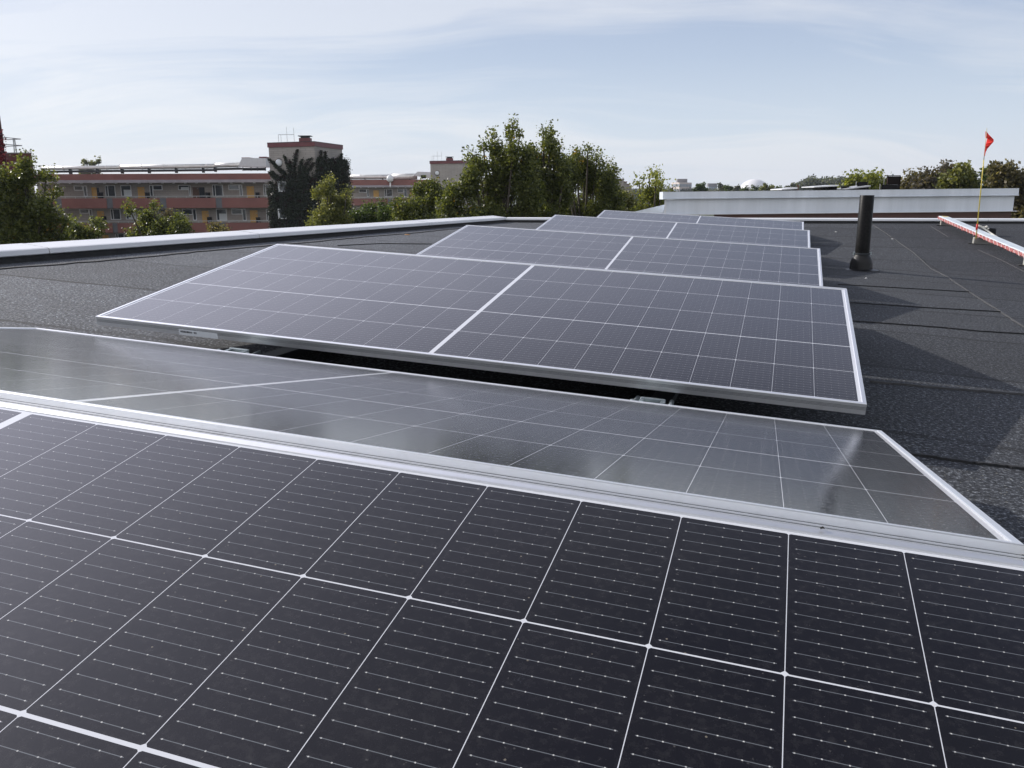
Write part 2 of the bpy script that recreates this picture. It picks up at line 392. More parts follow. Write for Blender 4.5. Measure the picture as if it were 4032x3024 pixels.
def f_red(t, p, g):
    sp = t.new('ShaderNodeSeparateXYZ'); t.put(sp.inputs[0], g)
    n = t.noise(g, 0.6, 5, 0.6)
    t.put(p.inputs['Base Color'], t.ramp(n, [(0.3, (0.195, 0.078, 0.068)), (0.7, (0.26, 0.104, 0.088))]))
    w = t.m('PINGPONG', t.m('MULTIPLY', t.m('ADD', sp.outputs[0], sp.outputs[1]), 8.0), 0.5)
    t.put(p.inputs['Normal'], t.bump(w, 0.5, 0.03))
M_RED = mat('red_profiled_sheet', (0.24, 0.055, 0.045), 0.5, fn=f_red)
M_REDD = mat('dark_red_capping', (0.16, 0.045, 0.048), 0.5, var=0.2, vscale=1)
M_GREY = mat('grey_divider_sheet', (0.13, 0.135, 0.15), 0.5, var=0.2, vscale=2)
M_LGREY = mat('light_grey_gutter', (0.34, 0.31, 0.34), 0.5, var=0.2, vscale=1)
M_WWOOD = mat('white_window_frame', (0.78, 0.80, 0.82), 0.5)
M_YEL = mat('ochre_door', (0.62, 0.36, 0.10), 0.5, var=0.12, vscale=2)
M_BRN = mat('brown_door', (0.10, 0.045, 0.025), 0.5)
M_GLASS = mat('dark_window_glass', (0.035, 0.045, 0.055), 0.08, spec=0.8)
M_BLIND = mat('white_blind', (0.62, 0.66, 0.68), 0.7)
M_SLAB = mat('concrete_slab', (0.22, 0.21, 0.22), 0.8, var=0.15)
M_DUCT = mat('silver_duct_sheet', (0.80, 0.79, 0.76), 0.42, 0.35, var=0.12, vscale=1.5)
M_BLK = mat('black_sheet', (0.010, 0.010, 0.012), 0.5, var=0.3, vscale=3, spec=0.15)
def f_pipe(t, p, g):
    n = t.noise(g, 60, 4, 0.7); s = t.noise(t.map(g, scale=(1, 1, 0.3)), 9, 4)
    c = t.ramp(n, [(0.4, (0.005, 0.005, 0.0055)), (0.75, (0.016, 0.0155, 0.015))])
    t.put(p.inputs['Base Color'], t.mix(t.ramp(s, [(0.5, 0.0), (0.75, 0.4)]), c, (0.026, 0.025, 0.023)))
    t.put(p.inputs['Normal'], t.bump(n, 0.25, 0.004))
M_PIPE = mat('black_painted_pipe', (0.015, 0.015, 0.016), 0.40, fn=f_pipe, spec=0.12)
M_CONC = mat('pale_concrete', (0.27, 0.265, 0.24), 0.85, var=0.2, vscale=12, bump=0.3)
M_ASPH = mat('asphalt', (0.05, 0.05, 0.05), 0.9, var=0.2, vscale=0.5)
M_TUBE = mat('pale_steel_tube', (0.55, 0.57, 0.58), 0.4, 0.5)

def leafmat(name, dark, light, accent=None, acc=0.0, trans=0.48, spec=0.5):
    m = bpy.data.materials.new(name); m.use_nodes = True; t = NT(m.node_tree); t.n.clear()
    gi = t.new('ShaderNodeNewGeometry').outputs['Random Per Island']
    o = t.new('ShaderNodeTexCoord').outputs['Object']
    c = t.ramp(gi, [(0.0, (dark[0]*1.15, dark[1]*1.07, dark[2]*1.4)), (1.0, (light[0]*1.8, light[1]*1.6, light[2]*2.1))])
    if accent:
        br = t.noise(o, 1.4, 3, 0.6)
        k = t.m('MULTIPLY', t.m('GREATER_THAN', br, 0.66 - acc*0.8), t.m('GREATER_THAN', t.m('FRACT', t.m('MULTIPLY', gi, 37.7)), 1-acc*5 if acc < 0.2 else 0.0))
        c = t.mix(k, c, accent)
    p = t.new('ShaderNodeBsdfPrincipled'); t.put(p.inputs['Base Color'], c); p.inputs['Roughness'].default_value = 0.42; p.inputs['Specular IOR Level'].default_value = spec
    tr = t.new('ShaderNodeBsdfTranslucent'); t.put(tr.inputs[0], t.mix(1.0, c, (1.5, 1.45, 0.6), 'MULTIPLY'))
    mx = t.new('ShaderNodeMixShader'); mx.inputs[0].default_value = trans
    t.l.new(p.outputs[0], mx.inputs[1]); t.l.new(tr.outputs[0], mx.inputs[2])
    ou = t.new('ShaderNodeOutputMaterial'); t.l.new(mx.outputs[0], ou.inputs[0])
    MATS[name] = m; return m
L_LIME = leafmat('lime_leaves', (0.026, 0.044, 0.012), (0.100, 0.125, 0.030), (0.30, 0.19, 0.035), 0.03)
L_DARK = leafmat('dark_green_leaves', (0.016, 0.034, 0.010), (0.06, 0.095, 0.022))
L_OLIVE = leafmat('olive_leaves', (0.045, 0.065, 0.018), (0.14, 0.16, 0.045), (0.28, 0.16, 0.04), 0.02)
L_YG = leafmat('yellow_green_leaves', (0.06, 0.09, 0.015), (0.17, 0.20, 0.040))
L_PLUM = leafmat('plum_leaves', (0.028, 0.030, 0.020), (0.068, 0.064, 0.040))
L_BROWN = leafmat('bronze_leaves', (0.040, 0.044, 0.020), (0.115, 0.110, 0.048))
L_PALE = leafmat('pale_leaves', (0.05, 0.07, 0.04), (0.12, 0.14, 0.08))
L_IVY = leafmat('ivy_leaves', (0.008, 0.014, 0.008), (0.030, 0.042, 0.020), (0.030, 0.010, 0.012), 0.12, trans=0.10, spec=0.12)
L_IVYR = leafmat('red_ivy_leaves', (0.05, 0.008, 0.012), (0.22, 0.03, 0.03), trans=0.25)
L_GREYG = leafmat('greygreen_leaves', (0.030, 0.045, 0.030), (0.075, 0.09, 0.055))
M_BARK = mat('bark', (0.06, 0.05, 0.04), 0.9, var=0.3, vscale=8, bump=0.5, bscale=20)

# ------------------------------------------------------------------ solar panels
L, W, DEP = 2.384, 1.096, 0.030
def panel_meshes():
    prof = [(0.0, -DEP), (0.0, -0.0172), (0.0030, -0.0171), (0.0030, -0.0161), (0.0, -0.0160), (0.0, -0.0140), (0.0030, -0.0139), (0.0030, -0.0129), (0.0, -0.0128),
            (0.0, -0.0108), (0.0030, -0.0107), (0.0030, -0.0097), (0.0, -0.0096), (0.0, -0.0012), (0.0012, 0.0), (0.0095, -0.0002), (0.0108, -0.0010), (0.0110, -0.0020),
            (0.0020, -0.0022), (0.0020, -DEP+0.0016), (0.028, -DEP+0.0016), (0.028, -DEP)]
    def ring(cx, cy, sx, sy): return (Vector((cx, cy, 0)), Vector((-sx, -sy, 0)), Vector((0, 0, 1)))
    fr = MB(); fr.sweep(prof, [ring(-L/2, 0, -1, -1), ring(L/2, 0, 1, -1), ring(L/2, W, 1, 1), ring(-L/2, W, -1, 1)], closed=True)
    gl = MB(); gl.box(-L/2+0.003, L/2-0.003, 0.003, W-0.003, -0.0075, -0.0021)
    jb = MB()
    jb.box(-0.05, 0.05, W/2-0.02, W/2+0.02, -0.024, -0.0078, b=0.004)
    return fr, gl, jb
fr, gl, jb = panel_meshes()
P_FR = fr.mesh('frame', M_ALU); P_FR.materials.append(mat('groove_shade', (0.12, 0.14, 0.16), 0.6, 0.2))  # darker second colour on the groove faces stands in for their shade
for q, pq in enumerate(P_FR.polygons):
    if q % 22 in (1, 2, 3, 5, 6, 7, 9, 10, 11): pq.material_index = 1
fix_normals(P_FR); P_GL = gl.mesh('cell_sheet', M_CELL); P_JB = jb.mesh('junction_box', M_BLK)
TILT = R(9.4)
US = -0.929; SP = 2.4507
ZL, ZH = -0.504, -0.328
def panel(h0, zl, sign, label, flip=False, uo=0.0, zh=None):
    """low edge at h0 (roof coords), height zl; high edge at height zh. sign +1 rises away from the camera, -1 falls away (then h0 is its far low edge)"""
    tl_ = TILT if zh is None else math.asin((zh-zl)/W)
    if sign > 0: M = Matrix.Translation((US+uo, h0, zl)) @ Matrix.Rotation(tl_, 4, 'X')
    else: M = Matrix.Translation((US+uo, h0, zl)) @ Matrix.Rotation(-tl_, 4, 'X') @ Matrix.Translation((0, -W, 0))
    if flip: M = M @ Matrix.Translation((0, W, 0)) @ Matrix.Rotation(math.pi, 4, 'Z')
    e = empty('solar_panel', M=MR @ M); tag(e, label, 'solar panel', 'framed solar panels in rows of tents on the roof')
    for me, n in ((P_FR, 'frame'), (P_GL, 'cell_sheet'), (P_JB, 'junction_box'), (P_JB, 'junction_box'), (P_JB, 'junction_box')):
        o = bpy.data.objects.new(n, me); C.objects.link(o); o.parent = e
        if n == 'junction_box': o.location.x = {0: -0.5, 1: 0.0, 2: 0.5}[sum(1 for q in bpy.data.objects if q.parent == e and q.data == P_JB)-1]
    return e
T0 = -0.2325
labels_up = ['nearest black solar panel filling the foreground, rising away from the camera',
             'second grey lilac solar panel rising away, with a barcode sticker on its low edge',
             'third solar panel rising away, just behind the one with the barcode sticker',
             'fourth solar panel rising away, behind the third ridge, level with the black vent pipe',
             'farthest and narrowest looking solar panel rising away, before the white shed wall']
labels_dn = ['solar panel sloping down away from the nearest ridge, mirroring grey streaks in its glass',
             'panel sloping down behind the ridge of the panel with the barcode sticker',
             'panel sloping down behind the ridge of the third rising panel',
             'panel sloping down behind the ridge of the fourth rising panel',
             'panel sloping down behind the farthest ridge, towards the white shed wall']
pans = []
POSE = [(-0.2325, -0.4940, -0.3256), (2.2300, -0.5054, -0.3285), (4.6464, -0.5103, -0.3293), (7.1196, -0.4985, -0.3160), (9.5700, -0.4985, -0.3160)]
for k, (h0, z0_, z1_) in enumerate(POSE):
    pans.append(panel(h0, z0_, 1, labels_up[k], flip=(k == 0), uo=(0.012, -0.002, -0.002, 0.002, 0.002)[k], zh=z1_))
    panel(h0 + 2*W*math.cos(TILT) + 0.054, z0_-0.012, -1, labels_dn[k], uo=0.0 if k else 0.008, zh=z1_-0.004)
# sticker on the second rising panel's low edge
st = MB(); st.box(-L/2+0.325, -L/2+0.470, -0.0006, -0.0001, -0.0300, -0.0112)
sto = st.build('sticker', mat('white_sticker', (0.72, 0.75, 0.78), 0.5), pans[1])
sb = MB(); random.seed(5); x = -L/2+0.332
while x < -L/2+0.392:
    w = random.choice((0.0008, 0.0014, 0.0026))
    if not (-L/2+0.376 < x < -L/2+0.381): sb.box(x, x+w, -0.0010, -0.0007, -0.0215, -0.0155)
    x += w+random.choice((0.0009, 0.0013))
sb.build('barcode', mat('print_black', (0.02, 0.02, 0.03), 0.6), sto)
# dry leaf crumb and dirt on the near ridge
def crumb(px, d, label, size):
    p = Vector(px); m_ = MB()
    a = [Vector((math.cos(t)*size*r, math.sin(t)*size*0.7*r, 0.0016*(i % 2))) for i, (t, r) in enumerate(((0, 1), (1.1, 0.7), (2.0, 0.9), (3.2, 0.6), (4.4, 0.9), (5.3, 0.6)))]
    m_.poly([p+q for q in a]+[p+q+Vector((0, 0, 0.0008)) for q in a], [(0, 1, 2, 3, 4, 5), (11, 10, 9, 8, 7, 6)])
    tag(m_.build('debris_crumb', mat('dark_debris', (0.02, 0.018, 0.015), 0.9), M=MR), label, 'debris')
crumb((0.075, 0.8475, ZH+0.0035), 0, 'small black crumb lying on the nearest ridge frame', 0.0032)

# brackets in the first valley
def bracket(u, h, label):
    M = MR @ Matrix.Translation((u, h, ZL-0.075))
    M = M @ Matrix.Diagonal((0.74, 0.9, 0.85, 1)); e = empty('mounting_bracket', M=M); tag(e, label, 'bracket', 'galvanised brackets holding the low panel edges')
    b = MB()
    for s in (-1, 1): b.tube([(s*0.068, -0.20, 0.012), (s*0.068, 0.02, 0.016), (s*0.062, 0.10, 0.022)], 0.0085, 8)
    b.build_each('side_arm', M_GALV, e, smooth=True)
    b = MB(); b.tube([(-0.055, 0.012, 0.024), (0.055, 0.012, 0.024)], 0.0095, 12); b.build('cross_tube', M_GALV, e, smooth=True)
    b = MB(); b.box(-0.045, 0.045, 0.05, 0.062, 0.020, 0.038, b=0.002); b.box(-0.045, -0.030, 0.025, 0.05, 0.028, 0.034); b.box(0.030, 0.045, 0.025, 0.05, 0.028, 0.034)
    b.build_each('clip_plate', M_GALV, e)
    b = MB(); b.box(-0.085, 0.085, -0.22, 0.14, -0.045, 0.002, b=0.006); b.build_each('foot_pad', M_DARKMET, e)
    b = MB()
    for s in (-1, 1): b.lathe([(0.0, 0.012), (0.006, 0.012), (0.0075, 0.008), (0.0075, 0.0)], 10, Matrix.Translation((s*0.068, 0.02, 0.024)))
    b.build_each('bolt', M_GALV, e)
    return e
pa = hit(2610, 1570); pb = hit(872, 1362)
hv = T0+2*W*math.cos(TILT)+0.056+0.125
bracket(-0.268, hv+0.03, 'grey steel bracket in the gap, under the right half of the panel edge')
bracket(-1.545, hv+0.03, 'grey steel bracket in the gap, near the panel edge with the barcode sticker')
for k in range(1, 4):
    for j, u in enumerate((-1.545, -0.268)):
        bracket(u, hv+0.03+k*SP, ('left' if j == 0 else 'right')+' bracket in the '+('second', 'third', 'fourth')[k-1]+' gap between the panel tents')
# long dark base rails and ridge posts carrying the panels
for j, u in enumerate((-1.545, -0.268)):
    e = empty('base_rail', M=MR @ Matrix.Translation((u, 0, ZR))); tag(e, ('left' if j == 0 else 'right')+' dark steel base rail running beneath all the panel tents', 'rail', 'base rails under the panels')
    b = MB(); b.box(-0.03, 0.03, -0.3, 11.4, 0.004, 0.030); b.build('rail', M_DARKMET, e)
    for k in range(5):
        b = MB(); hh = T0+k*SP+W*math.cos(TILT)+0.028; b.box(-0.02, 0.02, hh-0.02, hh+0.02, 0.031, ZH-DEP-ZR-0.006); b.build('ridge_post', M_DARKMET, e)

# ------------------------------------------------------------------ our roof
def pl(h): return K.x-0.0520*(K.y-h)        # inner foot of the left parapet
e2 = Vector((E3.x, E3.y)); fd = (e2-K).normalized()
def zline(u, h): return zr(u, h)
far = [K+fd*((e2-K).length*q) for q in (0, 0.5, 1.0, 1.35)]
rb = MB()
# grid: from left parapet foot to u=11, h=-6 up to the far line
Hs = []
cols = 90; rows = 90
pts = {}
umax = far[-1].x
for i in range(rows+1):
    for j in range(cols+1):
        a = j/cols; b_ = i/rows
        # bottom edge point and top edge point for this column
        bx = pl(-6)+(umax-pl(-6))*a; top = K+(far[-1]-K)*a
        botp = Vector((bx, -6.0))
        q = botp.lerp(top, b_)
        pts[i, j] = len(rb.v); rb.v.append((q.x, q.y, zr(q.x, q.y)))
for i in range(rows):
    for j in range(cols): rb.f.append((pts[i, j], pts[i, j+1], pts[i+1, j+1], pts[i+1, j]))
ro = rb.build('flat_roof', M_ROOF, M=MR, smooth=True); tag(ro, kind='structure')
# upstand and cap: sweeps along left edge and far edge
def edge(points, name, label, joints, hh=0.036, wcap=0.20, face=0.034, rise=0.012):
    e = empty(name, M=MR); tag(e, label, 'parapet')
    P3 = [Vector((p[0], p[1], zr(p[0], p[1]))) for p in points]
    def path(a, b, n=12):
        r = []
        A, B = P3[0], P3[-1]; d = (B-A).normalized(); outd = Vector((-d.y, d.x, 0)).normalized()
        for i in range(n+1):
            q = A.lerp(B, a+(b-a)*i/n); r.append((q, outd, Vector((0, 0, 1))))
        return r
    up = MB(); up.sweep([(-0.055, -0.002), (-0.03, 0.004), (-0.012, 0.012), (-0.003, 0.025), (0.0, 0.034), (0.0, hh+face*0.6), (0.17, hh+face*0.6), (0.17, -0.6), (-0.055, -0.6)], path(0, 1, 30)); up.build('felt_upstand', M_UPST, e)
    js = [0]+joints+[1]
    for i in range(len(js)-1):
        c = MB(); a, b = js[i]+0.0003, js[i+1]-0.0003
        o = 0.0012 if i % 2 else 0.0
        prof = [(-0.012-o, hh), (-0.020-o, hh+0.006), (-0.014-o, hh+face), (0.0, hh+face+0.004+o), (wcap, hh+face+0.004+rise+o), (wcap+0.004, hh+face-0.03), (wcap-0.002, hh+face-0.03), (wcap-0.006, hh+face+0.010), (0.0, hh+face), (-0.008, hh+0.01)]
        c.sweep(prof, path(a, b, 2)); c.build('cap_sheet', M_CAP, e)
    return e
hs = [-6.0]+[x for x in (K.y,)]
def hfrac(h): return (h+6)/(K.y+6)
edge([(pl(-6), -6), (K.x, K.y)], 'left_parapet'.replace('left_', 'roof_'), 'low white capped parapet running along the left side of the roof', [hfrac(x) for x in (-3.0, -0.2, 2.1, 4.20, 6.30, 7.95, 9.6, 10.9)])
edge([tuple(K), tuple(far[-1])], 'roof_parapet', 'low white capped parapet crossing the far end of the roof before the white shed', [0.16, 0.34, 0.48, 0.62, 0.78, 0.9], hh=0.030, face=0.028, wcap=0.16, rise=0.004)
# loose lap of felt parallel to the left parapet, and pale worn diagonal lap on the right
def strip(pts2, w, name, m_, label, th=0.004, jag=0.0):
    b = MB(); n = len(pts2); random.seed(len(label))
    lo, hi = [], []
    for i, q in enumerate(pts2):
        d = (Vector(pts2[min(i+1, n-1)])-Vector(pts2[max(i-1, 0)])).normalized(); s = Vector((-d.y, d.x))
        ja = random.uniform(-jag, jag)
        a = Vector(q)-s*(w/2+ja); c = Vector(q)+s*(w/2)
        lo.append(a); hi.append(c)
    for i in range(n-1):
        A = [Vector((p.x, p.y, zr(p.x, p.y)+th)) for p in (lo[i], lo[i+1], hi[i+1], hi[i])]
        B = [Vector((p.x, p.y, p.z-th*1.4)) for p in A]
        b.poly(A+B, [(0, 1, 2, 3), (0, 4, 5, 1), (2, 6, 7, 3)])
    o = b.build(name, m_, M=MR); tag(o, label, kind='structure'); return o
random.seed(3)
strip([(pl(h)+0.26+0.02*math.sin(h*3.1)+random.uniform(-.012, .012), h) for h in np.arange(-4, 11.0, 0.12)], 0.022, 'roof_seam', M_UPST, 'dark wavy felt edge beside the left parapet', 0.006, 0.006)
def line2(a, b, n=30): return [tuple(Vector(a).lerp(Vector(b), i/n)) for i in range(n+1)]
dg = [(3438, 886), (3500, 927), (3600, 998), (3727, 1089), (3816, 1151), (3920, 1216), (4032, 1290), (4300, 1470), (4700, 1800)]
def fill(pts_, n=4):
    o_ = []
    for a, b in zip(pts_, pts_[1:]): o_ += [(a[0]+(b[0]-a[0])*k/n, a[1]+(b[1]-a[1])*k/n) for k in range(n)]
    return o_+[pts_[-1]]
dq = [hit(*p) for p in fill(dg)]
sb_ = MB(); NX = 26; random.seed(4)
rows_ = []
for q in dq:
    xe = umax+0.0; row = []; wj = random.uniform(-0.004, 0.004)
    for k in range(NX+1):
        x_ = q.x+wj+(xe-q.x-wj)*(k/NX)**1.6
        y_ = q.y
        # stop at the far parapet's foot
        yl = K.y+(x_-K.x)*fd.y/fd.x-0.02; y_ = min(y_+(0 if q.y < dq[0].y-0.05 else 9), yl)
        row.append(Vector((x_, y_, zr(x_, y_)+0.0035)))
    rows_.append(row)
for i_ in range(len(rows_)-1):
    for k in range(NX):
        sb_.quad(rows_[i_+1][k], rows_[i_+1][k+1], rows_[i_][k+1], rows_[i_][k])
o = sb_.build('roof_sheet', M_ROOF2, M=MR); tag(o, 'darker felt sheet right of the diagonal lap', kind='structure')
def lap(pxs, w, m_, label, jag=0.0025):
    q = [hit(*p) for p in pxs]; P2_ = []
    for a, b in zip(q, q[1:]): P2_ += [(a.x+(b.x-a.x)*k/14, a.y+(b.y-a.y)*k/14+random.uniform(-.003, .003)) for k in range(14)]
    strip(P2_+[(q[-1].x, q[-1].y)], w, 'roof_seam', m_, label, 0.0065, jag)
M_LAP = mat('tar_lap', (0.018, 0.019, 0.021), 0.8, var=0.4, vscale=14)
random.seed(17)
lap(dg[:7], 0.007, M_SEAM, 'pale worn edge of the diagonal lap', 0.005)
lap([(3665, 892), (3733, 934)], 0.012, M_SEAM, 'short pale lap near the red and white bar')
lap([(3850, 985), (3935, 1022), (4060, 1085)], 0.012, M_SEAM, 'short pale lap in front of the red and white bar')
lap([(3426, 1505), (3700, 1530), (4032, 1556), (4300, 1580)], 0.010, M_SEAM, 'thin pale lap in the shadow right of the panels')
lap([(3300, 1262), (3450, 1272), (3693, 1290), (3860, 1306), (4032, 1316), (4400, 1352)], 0.013, M_LAP, 'dark wavy lap crossing the panel shadow to the right edge')
lap([(3300, 1190), (3500, 1203), (3650, 1213), (3939, 1229)], 0.009, M_LAP, 'thin dark lap through the tip of a panel shadow')
lap([(3300, 1121), (3560, 1136), (3823, 1151)], 0.008, M_LAP, 'thin dark lap below the vent pipe shadow')
lap([(3540, 1785), (3800, 1822), (4032, 1849), (4500, 1900)], 0.009, M_LAP, 'dark lap low in the big panel shadow')
lap([(1330, 968), (1500, 960), (1700, 962)], 0.007, M_LAP, 'thin dark lap near the orange leaf')
# walls of our building beneath the roof
wb = MB()
outl = [Vector((pl(-6)-0.17, -6)), Vector((K.x-0.17, K.y+0.1)), far[-1]+Vector((0, 0.17)), Vector((umax, -6))]
for i in range(4):
    a, b = outl[i], outl[(i+1) % 4]
    A1, B1 = MR @ Vector((a.x, a.y, zr(a.x, a.y)-0.4)), MR @ Vector((b.x, b.y, zr(b.x, b.y)-0.4))
    wb.quad(A1, B1, Vector((B1.x, B1.y, 0)), Vector((A1.x, A1.y, 0)))
oo = wb.build('apartment_building', M_BRICK); tag(oo, 'brick walls of the building under the flat felt roof with the solar panels', 'building')

# ------------------------------------------------------------------ vent pipe
pp = hit(3389, 1064); pw = MR @ pp
e = empty('vent_pipe', loc=pw); tag(e, 'black painted vent pipe standing on the felt right of the panels', 'vent pipe')
sc = 0.95
rp = 0.059; base_h = 0.160
b = MB(); b.lathe([(rp-0.004, base_h-0.03), (rp, base_h-0.03), (rp, 0.640), (rp-0.002, 0.643), (rp-0.006, 0.640), (rp-0.006, 0.10)], 40); b.build('pipe', M_PIPE, e, smooth=R(40))
b = MB(); b.lathe([(0.150, -0.012), (0.148, 0.002), (0.118, 0.009), (0.096, 0.014), (0.093, 0.040), (0.091, 0.070), (0.086, 0.095), (0.077, 0.115), (0.066, 0.130), (rp+0.003, 0.138)], 40); b.build('collar', mat('black_rubber_collar', (0.013, 0.013, 0.014), 0.42, spec=0.3, bump=0.2, bscale=40), e, smooth=R(50))
b = MB(); b.lathe([(rp+0.001, 0.136), (rp+0.008, 0.138), (rp+0.008, 0.150), (rp+0.001, 0.152)], 40); b.build('hose_clamp', M_DARKMET, e, smooth=R(40))
b = MB()
for a in (2.6, 3.1, -0.2): b.box(-0.004, 0.012, -0.005, 0.005, 0.134, 0.158, Matrix.Rotation(a, 4, 'Z') @ Matrix.Translation((rp+0.006, 0, 0)))
b.build_each('clamp_screw', M_GALV, e)

# ------------------------------------------------------------------ bar on blocks, marker flag, weight and cord
BH = 0.080
b1, b2, b3 = hit(3703, 889), hit(3832, 962), hit(4034, 1049)
f1, f2 = hit_h(3692, 862, BH), hit_h(4031, 1013, BH)     # front lower edge of the bar
d2 = Vector((f2.x-f1.x, f2.y-f1.y)).normalized()
ang = math.atan2(d2.y, d2.x)
def cblock(p, label):
    M = MR @ Matrix.Translation((p.x, p.y, p.z)) @ Matrix.Rotation(R(-4), 4, 'Z')
    e = empty('concrete_block', M=M); tag(e, label, 'block', 'pale concrete blocks under the red and white bar')
    bb = MB(); bb.box(0.0, 0.24, 0.0, 0.11, 0.010, BH-0.002, b=0.004); bb.build('block', M_CONC, e)
    bb = MB(); bb.box(-0.05, 0.27, -0.02, 0.13, 0.0045, 0.0095); bb.build('felt_pad', M_UPST, e)
nn = Vector((-d2.y, d2.x))
def off(p, a, b): return Vector((p.x+d2.x*a+nn.x*b, p.y+d2.y*a+nn.y*b, p.z))
for q, l in zip((b1, b2, b3), ('concrete block under the far end of the red and white bar', 'concrete block under the bar right below the marker flag pole', 'concrete block under the bar at the right edge of the view')): cblock(q, l)
LB = (Vector((f2.x, f2.y))-Vector((f1.x, f1.y))).length
dd = (f2-f1).normalized(); f0_ = f1+Vector((nn.x, nn.y, 0))*0.092
n3 = Vector((nn.x, nn.y, 0)); u3 = dd.cross(n3).normalized()
M0 = Matrix(((dd.x, n3.x, u3.x, f0_.x), (dd.y, n3.y, u3.y, f0_.y), (dd.z, n3.z, u3.z, f0_.z), (0, 0, 0, 1)))
e = empty('safety_bar', M=MR @ M0); tag(e, 'long white topped bar with ragged red side lying on concrete blocks at the right', 'bar')
b = MB(); b.sweep([(-0.085, 0.002), (-0.090, 0.008), (-0.088, 0.036), (-0.080, 0.042), (0.030, 0.042), (0.038, 0.036), (0.040, 0.010), (0.035, 0.002)], [(Vector((x_, 0, 0)), Vector((0, 1, 0)), Vector((0, 0, 1))) for x_ in (0.0, LB+1.4)])
b.build('bar_body', mat('white_plastic_bar', (0.62, 0.68, 0.72), 0.4, var=0.1, vscale=6), e)
def f_tape(t, p, g):
    sp_ = t.new('ShaderNodeSeparateXYZ'); t.put(sp_.inputs[0], g)
    n = t.noise(t.map(g, scale=(1, 1, 3)), 28, 4, 0.7)
    stp = t.m('FRACT', t.m('ADD', t.m('MULTIPLY', sp_.outputs[0], 7.0), t.m('MULTIPLY', sp_.outputs[2], 9.0)))
    c = t.ramp(n, [(0.38, (0.30, 0.05, 0.05)), (0.62, (0.48, 0.20, 0.19))])
    t.put(p.inputs['Base Color'], t.mix(t.m('MULTIPLY', t.m('LESS_THAN', stp, 0.22), 0.8), c, (0.6, 0.52, 0.50)))
M_TAPE = mat('red_white_tape', (0.5, 0.08, 0.08), 0.5, fn=f_tape)
b = MB(); random.seed(9)
x = 0.003
while x < LB+1.4:
    w = random.uniform(0.006, 0.018); fz = random.choice((0, 0, 0, 1, 1.5))*random.uniform(-0.009, 0.0)*min(1, max(0, x/0.5))
    b.box(x, x+w-0.001, -0.0955, -0.0915, 0.005+fz, 0.034+random.uniform(-0.003, 0.003)); x += w
b.build('red_tape', M_TAPE, e)
for i in range(40):
    x = random.uniform(0.6, LB+1.3)
    b = MB(); z = random.choice((0.034, 0.002))+random.uniform(-0.006, 0.004); b.box(x, x+random.uniform(0.01, 0.035), -0.098, -0.096, z-0.004, z+0.002)
    b.build('tape_fray', mat('dark_fray', (0.03, 0.012, 0.012), 0.9), e)
b = MB(); b.box(0.01, 0.10, -0.05, 0.02, 0.0425, 0.044); b.build('end_label', mat('yellow_label', (0.65, 0.5, 0.15), 0.5), e)
# flag pole
fh = hit_h(3843, 940, BH); fw = MR @ Vector((fh.x, fh.y, fh.z))
dF = fw.y
topw = at(3886, 505, dF)
e = empty('marker_flag', loc=fw); tag(e, 'thin yellow pole with a limp red flag beside the red and white bar', 'flag')
tl = topw-fw; hgt = tl.length
b = MB(); b.tube([(0, 0, 0), tuple(tl*0.55), tuple(tl*0.72)], [0.0062, 0.0056, 0.0048], 8); b.build('pole', mat('yellow_fibreglass', (0.62, 0.50, 0.08), 0.45), e, smooth=True)
b = MB(); b.tube([tuple(tl*0.72), tuple(tl)], [0.0040, 0.0030], 8); b.build('pole_tip', mat('pale_yellow_fibreglass', (0.52, 0.47, 0.30), 0.45), e, smooth=True)
b = MB(); q1 = at(3845, 905, dF)-fw; q2 = at(3849, 882, dF)-fw
b.tube([tuple(q1), tuple(q2)], 0.011, 10); b.build('red_sleeve', mat('red_sleeve', (0.55, 0.03, 0.02), 0.5), e, smooth=True)
outline = [(525, 310), (600, 303), (650, 400), (700, 490), (745, 580), (742, 650), (700, 730), (620, 870), (540, 990), (455, 1110), (440, 1100), (458, 1000), (480, 900), (520, 810), (560, 720), (598, 630), (620, 530), (566, 530), (510, 530), (518, 420)]
fo = []
for i, (x_, y_) in enumerate(outline):
    q = at(3820+x_/8.29, 480+y_/8.29, dF)-fw; q.y += 0.030*math.sin((x_-510)/60.0)+0.006; fo.append(q)
b = MB(); n = len(fo)
tris = []
front = [tuple(q) for q in fo]; back = [tuple(q+Vector((0, 0.003, 0))) for q in fo]
import mathutils.geometry as mg
tt = mg.tessellate_polygon([[Vector((q.x, q.z, 0)) for q in fo]])
b.poly(front+back, [tuple(t_) for t_ in tt]+[tuple(n+i for i in reversed(t_)) for t_ in tt]+[(i, (i+1) % n, n+(i+1) % n, n+i) for i in range(n)])
mf = mat('red_flag_cloth', (0.80, 0.035, 0.025), 0.7, var=0.25, vscale=9)
b.build('flag_cloth', mf, e)
# weight with cord behind the bar
wp = hit(3893, 930); wp = off(wp, 0, 0.0)
e = empty('roof_weight', M=MR @ Matrix.Translation(wp)); tag(e, 'small black round weight with white knots behind the red and white bar', 'weight')
b = MB(); b.lathe([(0.0, 0.0), (0.065, 0.0), (0.070, 0.012), (0.070, 0.085), (0.060, 0.098), (0.022, 0.102), (0.0, 0.102)], 28); b.build('weight_body', M_BLK, e, smooth=R(40))
b = MB(); 
for q, r_ in (((-0.05, -0.05, 0.11), 0.016), ((-0.03, -0.055, 0.09), 0.012), ((-0.075, -0.04, 0.105), 0.010)):
    b.lathe([(0.001, -r_), (r_*0.8, -r_*0.6), (r_, 0), (r_*0.8, r_*0.6), (0.001, r_)], 10, Matrix.Translation(q))
b.build_each('rope_knot', mat('white_rope', (0.68, 0.66, 0.60), 0.8), e, smooth=True)
c0 = MR @ Vector((wp.x-0.12, wp.y-0.03, wp.z+0.19)); 
